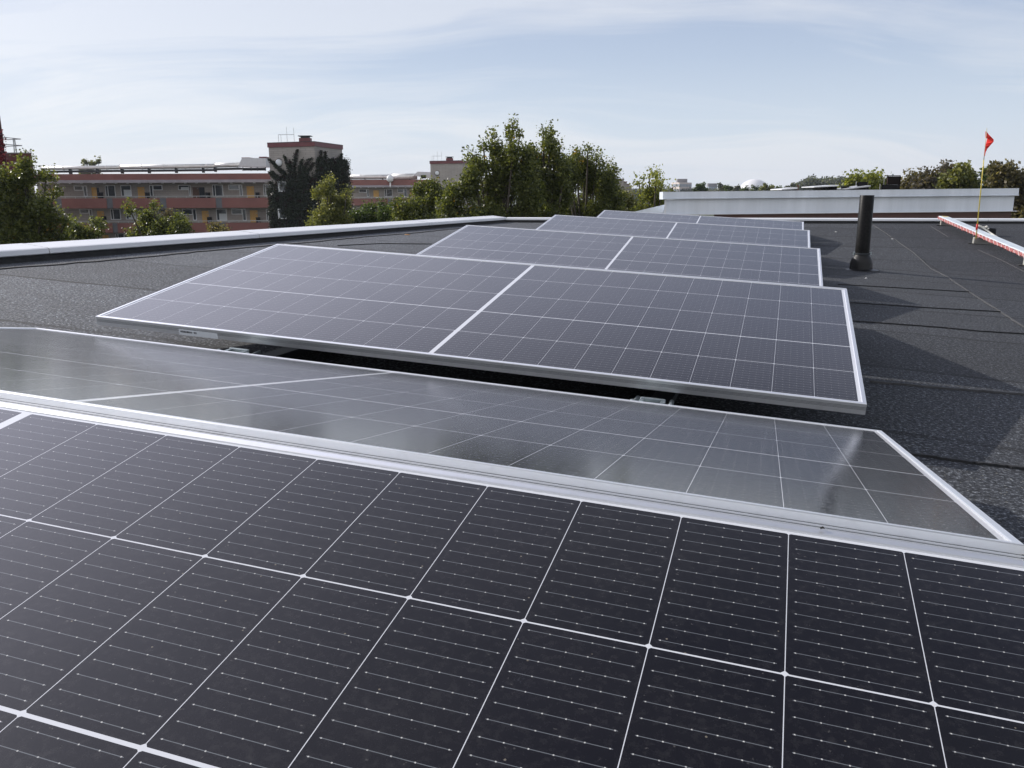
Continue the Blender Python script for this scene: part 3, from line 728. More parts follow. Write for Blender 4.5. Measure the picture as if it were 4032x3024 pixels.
cpts = [at(3853, 889, dF+0.10), at(3862, 891, dF+0.12), at(3872, 897, dF+0.14), at(3885, 906, dF+0.13), at(3905, 920, dF+0.08), at(3945, 945, dF-0.1), at(3985, 967, dF-0.35), at(4045, 985, dF-0.75)]
b = MB(); b.tube([tuple(q) for q in cpts], [0.012, 0.010, 0.010, 0.009, 0.008, 0.008, 0.008, 0.008], 8); o = b.build('rope', mat('white_rope', (0.68, 0.66, 0.60), 0.8), smooth=True)
tag(o, 'stiff white cord running from the flag sleeve along the back of the bar', 'cord')
# small litter on the felt
for i, (x_, y_, s_) in enumerate(((3291, 914, .016), (3513, 942, .014), (3410, 1097, .010), (1604, 925, .035))):
    q = hit(x_, y_); b = MB(); b.lathe([(0.0, 0.001), (s_, 0.001), (s_*0.8, 0.006), (0.0, 0.009)], 7, Matrix.Translation((q.x, q.y, q.z)) @ Matrix.Diagonal((1, 0.6, 1, 1)))
    o = b.build('debris_chip' if i < 3 else 'fallen_leaf', mat('white_chip', (0.6, 0.6, 0.58), 0.7) if i < 3 else mat('dry_leaf', (0.40, 0.20, 0.06), 0.7), M=MR)
    tag(o, ('tiny white chip on the felt right of the farthest panel', 'tiny white chip on the felt beside the diagonal lap', 'tiny white chip on the felt below the vent pipe', 'orange fallen leaf on the felt between the parapet and the third panel')[i], 'debris' if i < 3 else 'leaf')

# ------------------------------------------------------------------ white shed wall beyond the parapet
DS = 15.5
wl, wr_ = at(2616, 868, DS), at(3989, 836, DS)
zt = at(3300, 750, DS).z
def zpx(y, d=DS): return at(3300, y, d).z
e = empty('roof_shed', loc=((wl.x+wr_.x)/2, DS, zpx(860)-1.2)); tag(e, 'long white sheet clad rooftop shed wall with projecting cap beyond the parapet', 'shed')
ox, oy, oz = e.location
e.rotation_euler = (0, -R(0.35), 0)
SHM = Matrix(((1, 0.26, 0, 0), (0, 1, 0, 0), (0, 0, 1, 0), (0, 0, 0, 1)))      # the side walls run off to the right, as the far roofs do
def loc_box(mb, x0, x1, y0, y1, z0, z1, b_=0): mb.box(x0-ox, x1-ox, y0-oy, y1-oy, z0-oz, z1-oz, M=SHM, b=b_)
cl_, cr_ = at(2610, 770, DS).x, at(4006, 760, DS).x
zc0, zc1, zw0, zw1 = zpx(778), zpx(748), zpx(838), zpx(862)
b = MB(); loc_box(b, wl.x, wr_.x, DS, DS+8, zw0+0.004, zc0-0.006); b.build('wall', M_SHEDW, e)
# cap: sheets with lips
b = MB(); b.sweep([(0.0, zc0-oz), (-0.075, zc0-oz), (-0.080, zc0-oz+0.012), (-0.060, zc0-oz+0.020), (-0.055, zc1-oz-0.008), (-0.060, zc1-oz), (0.30, zc1-oz-0.004), (0.30, zc0-oz)], [(Vector((x_-ox, DS-oy, 0)), Vector((0, 1, 0)), Vector((0, 0, 1))) for x_ in np.linspace(cl_, cr_, 9)]); b.build('cap', M_SHED, e)
b = MB(); loc_box(b, wl.x-0.04, wr_.x+0.06, DS-0.05, DS-0.003, zw0-0.006, zw0+0.004); b.build('drip_strip', M_CAP, e)
b = MB(); loc_box(b, wl.x+0.9, wr_.x-0.02, DS+0.01, DS+7.9, zw1-2.2, zw0-0.002); b.build('brown_band', M_BROWN, e)
b = MB(); loc_box(b, cl_+0.05, cr_-0.05, DS+0.31, DS+8, zc1-0.06, zc1-0.002); b.build('shed_roof', mat('pale_shed_roof', (0.34, 0.33, 0.31), 0.8, var=0.4, vscale=3), e)
b = MB(); loc_box(b, wl.x-0.001, wl.x+0.035, DS-0.012, DS-0.001, zw0+0.004, zc0-0.006); b.build('corner_trim', M_CAP, e)
# low sloping white roof piece to the left of the shed
e2_ = MB(); p1, p2 = at(2488, 836, DS+0.6), at(2614, 806, DS+0.6)
e2_.poly([p1, p2, Vector((p2.x+0.2, p2.y+0.5, p2.z)), Vector((p1.x+0.2, p1.y+0.5, p1.z)), Vector((p1.x, p1.y, p1.z-1.5)), Vector((p2.x, p2.y, p2.z-1.5)), Vector((p2.x+0.2, p2.y+0.5, p2.z-1.5)), Vector((p1.x+0.2, p1.y+0.5, p1.z-1.5))],
         [(0, 1, 2, 3), (0, 4, 5, 1), (1, 5, 6, 2), (2, 6, 7, 3), (3, 7, 4, 0), (4, 7, 6, 5)])
tag(e2_.build('sloping_canopy', M_SHED), 'small white sloping canopy at the left foot of the white shed wall', 'canopy')
# things on the shed roof
DR = DS+3.0
def zz_(y, d=DR): return at(3400, y, d).z
def pxbox(mb, x0, x1, y0, y1, d, dep, org, bev=0.0):
    a, c = at(x0, y1, d), at(x1, y0, d)
    k_ = 0.42 if d < 25 else 0.0     # turned like the shed below them
    mb.box(a.x-org[0], c.x-org[0], d-org[1], d+dep-org[1], a.z-org[2], c.z-org[2], M=Matrix(((1, k_, 0, 0), (0, 1, 0, 0), (0, 0, 1, 0), (0, 0, 0, 1))), b=bev)
o0 = at(3550, 752, DR)
e = empty('roof_hatch', loc=o0); tag(e, 'tall black open roof hatch on its curb above the white shed', 'hatch')
b = MB(); pxbox(b, 3470, 3545, 727, 753, DR, 0.5, o0, 0.01); b.build('curb', M_BLK, e)
b = MB(); pxbox(b, 3481, 3540, 694, 727, DR+0.1, 0.06, o0); b.build_each('lid', mat('brownish_black_sheet', (0.014, 0.011, 0.011), 0.6, spec=0.1), e)
b = MB(); pxbox(b, 3478, 3541, 690, 693, DR+0.08, 0.10, o0); pxbox(b, 3538, 3541, 693, 727, DR+0.08, 0.10, o0); b.build_each('lid_rim', M_BLK, e)
b = MB(); pxbox(b, 3475, 3480, 692, 727, DR+0.05, 0.16, o0); pxbox(b, 3464, 3469, 724, 750, DR-0.02, 0.5, o0); b.build_each('sunlit_edge_strip', mat('sunlit_edge_grey', (0.35, 0.34, 0.33), 0.5), e)  # sunlit left edges of lid and curb painted as paler grey strips
b = MB(); pxbox(b, 3487, 3491, 700, 724, DR+0.06, 0.03, o0); b.build('stay', mat('brown_stay', (0.22, 0.15, 0.12), 0.6), e)
b = MB(); pxbox(b, 3504, 3512, 685, 690, DR+0.1, 0.05, o0); b.build('latch', M_GALV, e)
def rt(name, label, cat, boxes, m_, d=DR):
    o0 = at(boxes[0][0], boxes[0][3], d); e = empty(name, loc=o0); tag(e, label, cat)
    b = MB()
    for x0, x1, y0, y1, dep in boxes: pxbox(b, x0, x1, y0, y1, d, dep, o0, 0.006)
    b.build('body', m_, e); return e, o0
ee, o0 = rt('roof_vent', 'wide low black roof vent with a white edge behind the grey slab', 'vent', [(3375, 3417, 716, 740, 0.4)], M_BLK)
b = MB(); pxbox(b, 3370, 3374, 714, 742, DR-0.02, 0.04, o0); b.build('edge_strip', M_CAP, ee)
rt('roof_vent', 'small black roof vent left of the wide one on the white shed', 'vent', [(3311, 3343, 733, 747, 0.4)], M_BLK)
rt('roof_vent', 'slim dark brown stub pipe standing on the white shed roof', 'vent pipe', [(3138, 3145, 731, 752, 0.05), (3136, 3147, 729, 732, 0.06)], M_BRN)
for (x0, y0, x1, y1, th, lab) in ((3327, 747, 3428, 735, 5, 'grey slab tilted up to the right in front of the black vent'), (3206, 738, 3302, 733, 5, 'long white slab lying on black feet on the shed roof'), (3078, 748, 3140, 744, 6, 'short white slab lying near the brown stub pipe')):
    a, c = at(x0, y0, DR-0.3), at(x1, y1, DR-0.3); h_ = th/F*DR
    e = empty('roof_slab', loc=a); tag(e, lab, 'slab')
    b = MB(); v = c-a
    b.poly([(0, 0, 0), (v.x, 0, v.z), (v.x, 0, v.z+h_), (0, 0, h_*0.6), (0, 0.8, 0), (v.x, 0.8, v.z), (v.x, 0.8, v.z+h_), (0, 0.8, h_*0.6)], [(0, 1, 2, 3), (4, 7, 6, 5), (0, 4, 5, 1), (3, 2, 6, 7), (0, 3, 7, 4), (1, 5, 6, 2)])
    b.build('slab_sheet', M_CAP if 'white' in lab else mat('grey_slab', (0.42, 0.43, 0.45), 0.5, 0.2), e)
    b = MB()
    for q in (0.5, 0.92): b.box(v.x*q-0.05, v.x*q+0.05, 0.1, 0.7, v.z*q-0.09, v.z*q-0.002)
    b.build_each('foot', M_BLK, e)

# ------------------------------------------------------------------ trees
rng = np.random.default_rng(7)
def leaf_mesh(name, centers, size, m_, up=0.25, rs=None):
    rs = rs or rng
    n = len(centers)
    a = rs.normal(size=(n, 3)); a[:, 2] *= 0.8; a /= np.linalg.norm(a, axis=1)[:, None]
    b = rs.normal(size=(n, 3)); b -= (b*a).sum(1)[:, None]*a; b /= np.linalg.norm(b, axis=1)[:, None]
    c = np.cross(a, b)
    s = size*rs.uniform(0.6, 1.3, n)[:, None]
    v = np.empty((n, 4, 3))
    v[:, 0] = centers-a*s*0.5; v[:, 1] = centers+b*s*0.34+c*s*0.10; v[:, 2] = centers+a*s*0.5; v[:, 3] = centers-b*s*0.34+c*s*0.10
    v = v.reshape(-1, 3)
    me = bpy.data.meshes.new(name); me.vertices.add(4*n); me.vertices.foreach_set('co', v.ravel())
    me.loops.add(4*n); me.loops.foreach_set('vertex_index', np.arange(4*n, dtype=np.int32))
    me.polygons.add(n); me.polygons.foreach_set('loop_start', np.arange(0, 4*n, 4, dtype=np.int32)); me.polygons.foreach_set('loop_total', np.full(n, 4, dtype=np.int32))
    me.materials.append(m_); me.update(); me.validate(); return me
def tree(name, label, D, lobes, m_, leaf=0.088, dens=1.0, group='leafy trees beyond the parapet', cl=0.17, seed=1, zmin=None, spiky=True, cat='tree', base=None, limbs=True):
    rs = np.random.default_rng(seed)
    cen = []
    limbpts = []
    mpx = D/F
    xs = [l[0] for l in lobes]; wts = [l[2]*l[3] for l in lobes]
    tx = base if base is not None else sum(x*w for x, w in zip(xs, wts))/sum(wts)
    trunk = at(tx, 757, D); trunk = Vector((trunk.x, trunk.y, 0))
    for (px, py, rx, ry) in lobes:
        c = at(px, py, D); RX, RZ = max(rx*mpx-0.10, rx*mpx*0.6), max(ry*mpx-0.10, ry*mpx*0.6)
        RY = min(max(RX, 0.35), 3.0)
        yoff = rs.uniform(-0.8, 0.8)*min(1.0, D/40)
        area = RX*RZ*3.14
        nl = int(dens*17*area/(leaf*leaf*0.34)*1.0)+12
        per = 30; nc = max(2, nl//per)
        d = rs.normal(size=(nc, 3)); d /= np.linalg.norm(d, axis=1)[:, None]
        r = rs.uniform(0.05, 1.0, nc)**0.5*rs.uniform(0.9, 1.12, nc)
        cc = d*r[:, None]*np.array([RX, RY, RZ])*1.0
        cc += np.array([c.x, c.y+yoff, c.z])
        sz = cl*rs.uniform(0.6, 1.5, nc)
        g = np.clip(rs.normal(size=(nc, per, 3)), -1.5, 1.5)*np.array([0.62, 0.62, 0.66])
        if spiky: g[:, :, 2] += np.abs(g[:, :, 2])*0.35
        P_ = cc[:, None, :]+g*sz[:, None, None]
        cen.append(P_.reshape(-1, 3)); limbpts.append((Vector((c.x, c.y+yoff, c.z)), min(RX, RZ)))
    P_ = np.concatenate(cen)
    e = empty(name, loc=trunk); tag(e, label, cat, group)
    me = leaf_mesh('crown', P_-np.array(trunk), leaf, m_, rs=rs)
    o = bpy.data.objects.new('crown', me); C.objects.link(o); o.parent = e
    if limbs:
        b = MB(); lowest = min(l[0].z for l in limbpts); fork = max(1.6, min(lowest, CAMZ-2)-1.0)
        tr = max(0.09, 0.012*max(l[0].z for l in limbpts))
        b.tube([(0, 0, 0), (0.05, 0, fork*0.5), (0, 0.05, fork)], [tr*1.5, tr*1.15, tr], 8)
        for q, r_ in limbpts:
            p = q-trunk; mid = Vector((p.x*0.55, p.y*0.55, fork+(p.z-fork)*0.45))
            b.tube([(0, 0.05, fork), tuple(mid), tuple(p), tuple(p+Vector((rs.uniform(-.1, .1), 0, r_*0.6)))], [tr*0.6, tr*0.35, tr*0.16, tr*0.06], 5)
        b.build('trunk', M_BARK, e)
    return e
tree('lime_tree', 'large dense lime tree at the left edge with a tall ragged shoot', 26, [(0, 800, 90, 130), (60, 765, 85, 90), (120, 860, 110, 110), (135, 705, 42, 62), (136, 637, 18, 26), (85, 672, 26, 16), (195, 700, 34, 22), (222, 762, 36, 14), (195, 830, 55, 45), (80, 940, 150, 60), (238, 870, 26, 26), (-90, 800, 100, 130), (165, 940, 90, 40)], L_LIME, seed=1)
tree('lime_tree', 'small round green tree just right of the large left lime', 33, [(310, 912, 50, 38), (355, 888, 38, 20), (392, 915, 22, 16), (285, 880, 20, 16), (350, 930, 45, 25)], L_LIME, seed=2)
tree('lime_tree', 'green tree with two upright shoots before the red balconies', 33, [(535, 822, 14, 28), (601, 815, 12, 26), (570, 860, 40, 30), (560, 910, 65, 38), (692, 868, 30, 28), (735, 900, 48, 28), (640, 905, 60, 38), (505, 930, 28, 18)], L_LIME, seed=3)
tree('plum_tree', 'purple leaved tree behind the green tree with two shoots', 37, [(640, 858, 30, 22), (665, 885, 48, 26), (610, 850, 14, 12), (725, 880, 18, 14)], L_PLUM, seed=4)
tree('bronze_tree', 'low bronze tinted tree top over the parapet left of the ivy tower', 36, [(850, 912, 46, 22), (830, 905, 22, 14), (880, 920, 26, 12)], L_BROWN, seed=5)
tree('cherry_tree', 'olive cone shaped tree in front of the ivy covered tower', 36, [(1296, 714, 15, 22), (1290, 748, 34, 30), (1300, 800, 48, 42), (1368, 757, 16, 12), (1290, 860, 62, 50), (1232, 893, 40, 24), (1340, 868, 46, 50), (1258, 768, 22, 20), (1345, 800, 30, 30)], L_OLIVE, seed=6)
tree('lime_tree', 'low dark green tree between the olive tree and the round lime', 38, [(1450, 828, 34, 28), (1420, 862, 50, 35), (1500, 822, 18, 34), (1535, 855, 40, 35), (1400, 890, 42, 24), (1490, 885, 60, 30), (1555, 840, 40, 30), (1450, 860, 40, 30)], L_DARK, seed=7)
tree('lime_tree', 'round topped lime tree under the second tower', 32, [(1572, 808, 30, 22), (1648, 765, 38, 42), (1695, 742, 42, 34), (1620, 830, 78, 50), (1722, 800, 55, 70), (1660, 872, 110, 40)], L_LIME, seed=8)
tree('poplar_tree', 'tallest tree in the middle with a pointed top', 28, [(2020, 482, 8, 24), (2010, 530, 24, 34), (1936, 530, 15, 22), (2047, 525, 9, 24), (1903, 575, 18, 24), (1862, 618, 22, 20), (1950, 590, 34, 38), (2020, 600, 36, 52), (1890, 655, 45, 42), (1975, 680, 70, 60), (1850, 750, 50, 60), (1950, 770, 90, 80), (1900, 860, 120, 60), (2055, 720, 40, 90), (2050, 850, 70, 60), (2075, 640, 34, 60), (1990, 650, 60, 60), (1790, 775, 50, 55), (1775, 835, 60, 50), (1870, 690, 40, 40), (2090, 760, 50, 80)], L_LIME, seed=9, dens=0.8)
tree('poplar_tree', 'second tallest pointed tree right of the tallest one', 30, [(2177, 510, 10, 20), (2138, 527, 15, 18), (2160, 570, 34, 40), (2088, 590, 17, 24), (2204, 582, 9, 18), (2125, 640, 52, 50), (2180, 630, 30, 50), (2150, 740, 80, 80), (2130, 850, 90, 60), (2215, 690, 30, 60), (2095, 630, 30, 50), (2210, 780, 50, 80), (2190, 625, 24, 30), (2075, 625, 24, 44), (2100, 700, 50, 60), (2225, 655, 26, 44)], L_LIME, seed=10, dens=0.8)
tree('poplar_tree', 'darker bushy tree with three upright tips right of the two tallest', 33, [(2310, 598, 11, 20), (2268, 612, 22, 22), (2352, 612, 12, 22), (2300, 655, 50, 40), (2366, 650, 14, 24), (2245, 680, 38, 55), (2335, 730, 55, 60), (2270, 830, 95, 60), (2350, 840, 60, 50), (2235, 720, 40, 70), (2380, 740, 45, 70), (2320, 700, 60, 50), (2238, 655, 26, 40)], L_LIME, seed=11)
tree('poplar_tree', 'slim dark tree with two tips beside the stepped grey building', 34, [(2392, 652, 10, 18), (2418, 668, 10, 20), (2405, 708, 34, 30), (2437, 700, 10, 12), (2400, 780, 55, 55), (2400, 860, 60, 40)], L_LIME, seed=12)
tree('lime_tree', 'low olive bush below the stepped grey building', 40, [(2465, 790, 45, 40), (2510, 822, 45, 30), (2450, 845, 60, 36), (2530, 850, 60, 24)], L_OLIVE, seed=13)
tree('maple_tree', 'pale green open maple crown at the left end of the white shed', 29, [(2592, 682, 18, 14), (2560, 690, 14, 10), (2524, 718, 26, 12), (2575, 718, 34, 16), (2602, 742, 34, 14), (2560, 775, 50, 40), (2645, 738, 14, 7), (2600, 815, 50, 38), (2550, 840, 60, 30)], L_YG, seed=14, dens=0.7)
tree('oak_tree', 'pale tree top peeping over the silver ducts', 150, [(330, 640, 22, 8), (355, 645, 30, 10), (382, 637, 12, 11), (350, 700, 40, 55)], L_PALE, leaf=0.35, cl=0.35, seed=15, dens=0.5)
# right hand trees behind the shed
G2 = 'trees behind the white shed'
tree('maple_tree', 'left yellow green tree behind the black roof vents', 52, [(3340, 722, 32, 24), (3362, 705, 18, 14), (3394, 700, 16, 14), (3385, 730, 35, 30), (3340, 790, 60, 50)], L_YG, leaf=0.2, cl=0.28, group=G2, seed=20)
tree('maple_tree', 'yellow green tree just left of the tall black hatch', 52, [(3440, 712, 26, 22), (3455, 695, 10, 12), (3420, 720, 22, 22), (3470, 725, 20, 22), (3440, 790, 50, 50)], L_YG, leaf=0.2, cl=0.28, group=G2, seed=21)
tree('beech_tree', 'brownish grey tree just right of the tall black hatch', 54, [(3582, 702, 18, 20), (3555, 722, 26, 20), (3610, 720, 24, 20), (3585, 780, 60, 50)], L_BROWN, leaf=0.2, cl=0.28, group=G2, seed=22)
tree('beech_tree', 'dark plum brown tree between the brownish grey tree and the big yellow green one', 50, [(3660, 700, 30, 26), (3700, 680, 34, 20), (3745, 672, 26, 16), (3640, 728, 34, 20), (3620, 735, 40, 30), (3730, 705, 40, 34), (3700, 730, 50, 36), (3690, 800, 70, 50)], L_PLUM, leaf=0.2, cl=0.28, group=G2, seed=23)
tree('lime_tree', 'big rounded yellow green tree left of the flag pole', 46, [(3775, 690, 48, 34), (3815, 672, 22, 18), (3740, 725, 30, 30), (3800, 730, 50, 40), (3825, 710, 40, 34), (3780, 800, 70, 60)], L_OLIVE, leaf=0.2, cl=0.26, group=G2, seed=24)
tree('beech_tree', 'dark tree right behind the flag pole', 50, [(3868, 692, 26, 24), (3850, 730, 34, 34), (3890, 730, 34, 38), (3900, 705, 24, 24), (3870, 800, 60, 50)], L_DARK, leaf=0.2, cl=0.26, group=G2, seed=25)
tree('chestnut_tree', 'large bronze green tree at the right edge', 44, [(3925, 680, 34, 28), (3955, 668, 24, 18), (3990, 672, 22, 22), (3950, 720, 60, 40), (4030, 720, 60, 42), (4000, 800, 80, 60), (4030, 860, 90, 50), (4100, 760, 90, 80)], L_BROWN, leaf=0.19, cl=0.26, group=G2, seed=26)
# far tree line
G3 = 'far trees on the skyline by the dome'
ft = [('round dark green far tree beside the pale high rise', 'L_DARK', 150, [(2759, 736, 22, 14), (2745, 745, 20, 10), (2775, 745, 16, 10)]),
      ('grey green far tree with a lumpy top left of the dome', 'L_GREYG', 220, [(2838, 730, 10, 8), (2842, 742, 14, 10)]),
      ('dark far tree next to the lumpy one left of the dome', 'L_DARK', 210, [(2864, 737, 12, 8), (2878, 744, 14, 8)]),
      ('pale far tree just left of the dome', 'L_GREYG', 260, [(2905, 738, 12, 7), (2900, 746, 16, 6)]),
      ('small dark tree in front of the dome, its left one', 'L_DARK', 200, [(2935, 745, 12, 6), (2930, 750, 20, 5)]),
      ('small dark tree in front of the dome, its right one', 'L_DARK', 200, [(2966, 740, 5, 7), (2982, 743, 8, 6), (2975, 750, 24, 6)]),
      ('olive far tree with a pointed tip at the right foot of the dome', 'L_OLIVE', 170, [(3018, 732, 9, 10), (3012, 744, 22, 9), (3040, 742, 16, 8)]),
      ('dark round far tree right of the olive one', 'L_DARK', 190, [(3044, 733, 10, 5), (3060, 744, 18, 8), (3075, 748, 16, 5)]),
      ('small dark green far tree left of the brown stub pipe', 'L_GREYG', 240, [(3120, 732, 12, 7), (3105, 742, 24, 8)])]
for i, (lab, mm, D_, lo) in enumerate(ft):
    tree('far_tree', lab, D_, lo+[(lo[0][0], 775, 22, 26)], globals()[mm], leaf=D_*0.0019, cl=D_*0.0014, group=G3, seed=40+i, limbs=(i == 0) or True, dens=0.8)
# far wood on the right, and a low band of wood along the skyline: uncountable masses
def wood(name, label, D, prof, m_, leaf, seed):
    rs = np.random.default_rng(seed); cen = []
    for i in range(len(prof)-1):
        (xa, ya), (xb, yb) = prof[i], prof[i+1]; n = int((xb-xa)/3.0*16)
        for _ in range(n):
            t_ = rs.uniform(); x_ = xa+(xb-xa)*t_; yt = ya+(yb-ya)*t_
            dpt = D*rs.uniform(1.0, 1.12)
            y_ = yt+3+abs(rs.normal())*9 if rs.uniform() < 0.6 else rs.uniform(yt+3, 790)
            q = at(x_, y_, dpt); g = rs.normal(size=(14, 3))*leaf*np.array([0.8, 0.8, 0.8])
            cen.append(g+np.array(q))
    P_ = np.concatenate(cen); me = leaf_mesh(name, P_, leaf, m_, rs=rs)
    o = bpy.data.objects.new(name, me); C.objects.link(o); tag(o, label, 'wood', kind='stuff'); return o
wood('distant_wood', 'far bluish green conifer wood rising at the right of the dome', 420, [(3110, 742), (3147, 728), (3180, 712), (3196, 703), (3215, 712), (3240, 716), (3262, 708), (3290, 712), (3312, 705), (3340, 715), (3480, 712)], L_GREYG, 1.1, 60)
wood('distant_wood', 'low band of far trees along the skyline', 520, [(2400, 748), (2640, 748), (2700, 744), (2800, 748), (2900, 747), (3000, 749), (3150, 742), (3500, 735), (4200, 735)], L_GREYG, 0.9, 61)

# ------------------------------------------------------------------ dome and far blocks
dc = at(2968, 757, 900); rd = 50/F*900
e = empty('white_dome', loc=(dc.x, dc.y, 0)); tag(e, 'white spherical arena dome on the skyline', 'dome')
b = MB(); RD = 60.0
topz = at(2968, 705, 900).z; hw = 48/F*900; RS_ = rd*0.92
# sphere whose visible cap is about 96 px wide at 745
cz = topz-16.5
prof = []
for i in range(40):
    a = math.pi/2*i/39; prof.append((max(0.01, 16.8*math.sin(a)), topz-16.5*(1-math.cos(a))))
prof.append((16.8, 0))
b.lathe(list(reversed(prof)), 64)
def f_dome(t, p, g):
    sp_ = t.new('ShaderNodeSeparateXYZ'); t.put(sp_.inputs[0], g)
    at_ = t.m('ARCTAN2', sp_.outputs[1], sp_.outputs[0])
    l1 = t.m('LESS_THAN', t.m('PINGPONG', t.m('MULTIPLY', at_, 8.0), 0.5), 0.04)
    t.put(p.inputs['Base Color'], t.mix(t.m('MULTIPLY', l1, 0.4), (0.80, 0.80, 0.82), (0.55, 0.56, 0.6)))
b.build('shell', mat('white_dome_shell', (0.8, 0.8, 0.82), 0.4, fn=f_dome), e, smooth=True)
def block(name, label, x0, xc, x1, y0, d, dep, m1, m2, m3, nrows, ncols):
    a, c, r_ = at(x0, y0, d*1.02), at(xc, y0, d), at(x1, y0, d*1.03)
    e = empty(name, loc=(c.x, c.y, 0)); tag(e, label, 'building')
    A, Cc, B_ = Vector((a.x-c.x, a.y-c.y)), Vector((0, 0)), Vector((r_.x-c.x, r_.y-c.y))
    D_ = A+B_; z = c.z
    b = MB(); b.poly([(A.x, A.y, 0), (0, 0, 0), (B_.x, B_.y, 0), (D_.x, D_.y, 0), (A.x, A.y, z), (0, 0, z), (B_.x, B_.y, z), (D_.x, D_.y, z)], [(0, 1, 5, 4), (1, 2, 6, 5), (2, 3, 7, 6), (3, 0, 4, 7), (4, 5, 6, 7)])
    b.build('wall', m1, e)
    b = MB()
    for (P, nc, f_) in ((A, ncols[0], 1), (B_, ncols[1], 1)):
        dv = P.normalized(); L_ = P.length; nrm = Vector((dv.y, -dv.x)); 
        if nrm.dot(Vector((-c.x, -c.y))) < 0: nrm = -nrm
        for i in range(nrows):
            for j in range(nc):
                s0 = (j+0.2)/nc*L_; s1 = (j+0.8)/nc*L_; zt_ = z-1.0-i*3.0; zb = zt_-1.5
                q = [Vector((dv.x*s+nrm.x*0.15, dv.y*s+nrm.y*0.15, zq)) for s, zq in ((s0, zb), (s1, zb), (s1, zt_), (s0, zt_))]
                q2 = [v-Vector((nrm.x*0.12, nrm.y*0.12, 0)) for v in q]
                b.poly(q+q2, [(0, 1, 2, 3), (0, 4, 5, 1), (1, 5, 6, 2), (2, 6, 7, 3), (3, 7, 4, 0)])
    b.build_each('window_band', m2, e)
    b = MB(); q = D_*0.5; b.box(q.x-3, q.x+3, q.y-2, q.y+2, z, z+2.2); b.build('roof_box', m3, e)
    return e
mP = mat('pinkish_concrete', (0.62, 0.54, 0.50), 0.8, var=0.06); mW = mat('grey_blue_glazing', (0.22, 0.27, 0.34), 0.4)
block('high_rise', 'pale pink and grey blue high rise on the skyline left of the dome', 2644, 2676, 2724, 718, 520, 20, mP, mW, M_SLAB, 3, (6, 8))
block('office_block', 'low grey blue office block far off right of the high rise', 2782, 2790, 2824, 735, 560, 20, mat('greyblue_panel', (0.32, 0.36, 0.42), 0.6), mW, M_SLAB, 2, (2, 8))
# stepped grey building right of the tall trees
e = empty('stepped_building', loc=at(2455, 757, 110) - Vector((0, 0, CAMZ))); tag(e, 'grey stepped gable of a far building right of the tall trees', 'building')
o0 = e.location
b = MB(); bt = MB()
for i, (x0, x1, y) in enumerate(((2405, 2456, 713), (2456, 2468, 722), (2468, 2479, 731), (2479, 2487, 738))):
    a, c = at(x0, y, 110+i*3), at(x1, y, 110+i*3)
    b.box(a.x-o0.x, c.x-o0.x, i*3, i*3+8, 0, a.z); bt.box(a.x-o0.x-0.05, c.x-o0.x+0.05, i*3-0.06, i*3+8, a.z+0.002, a.z+0.10)
b.build('wall', M_BRICK, e); bt.build('roof_edge', M_REDD, e)

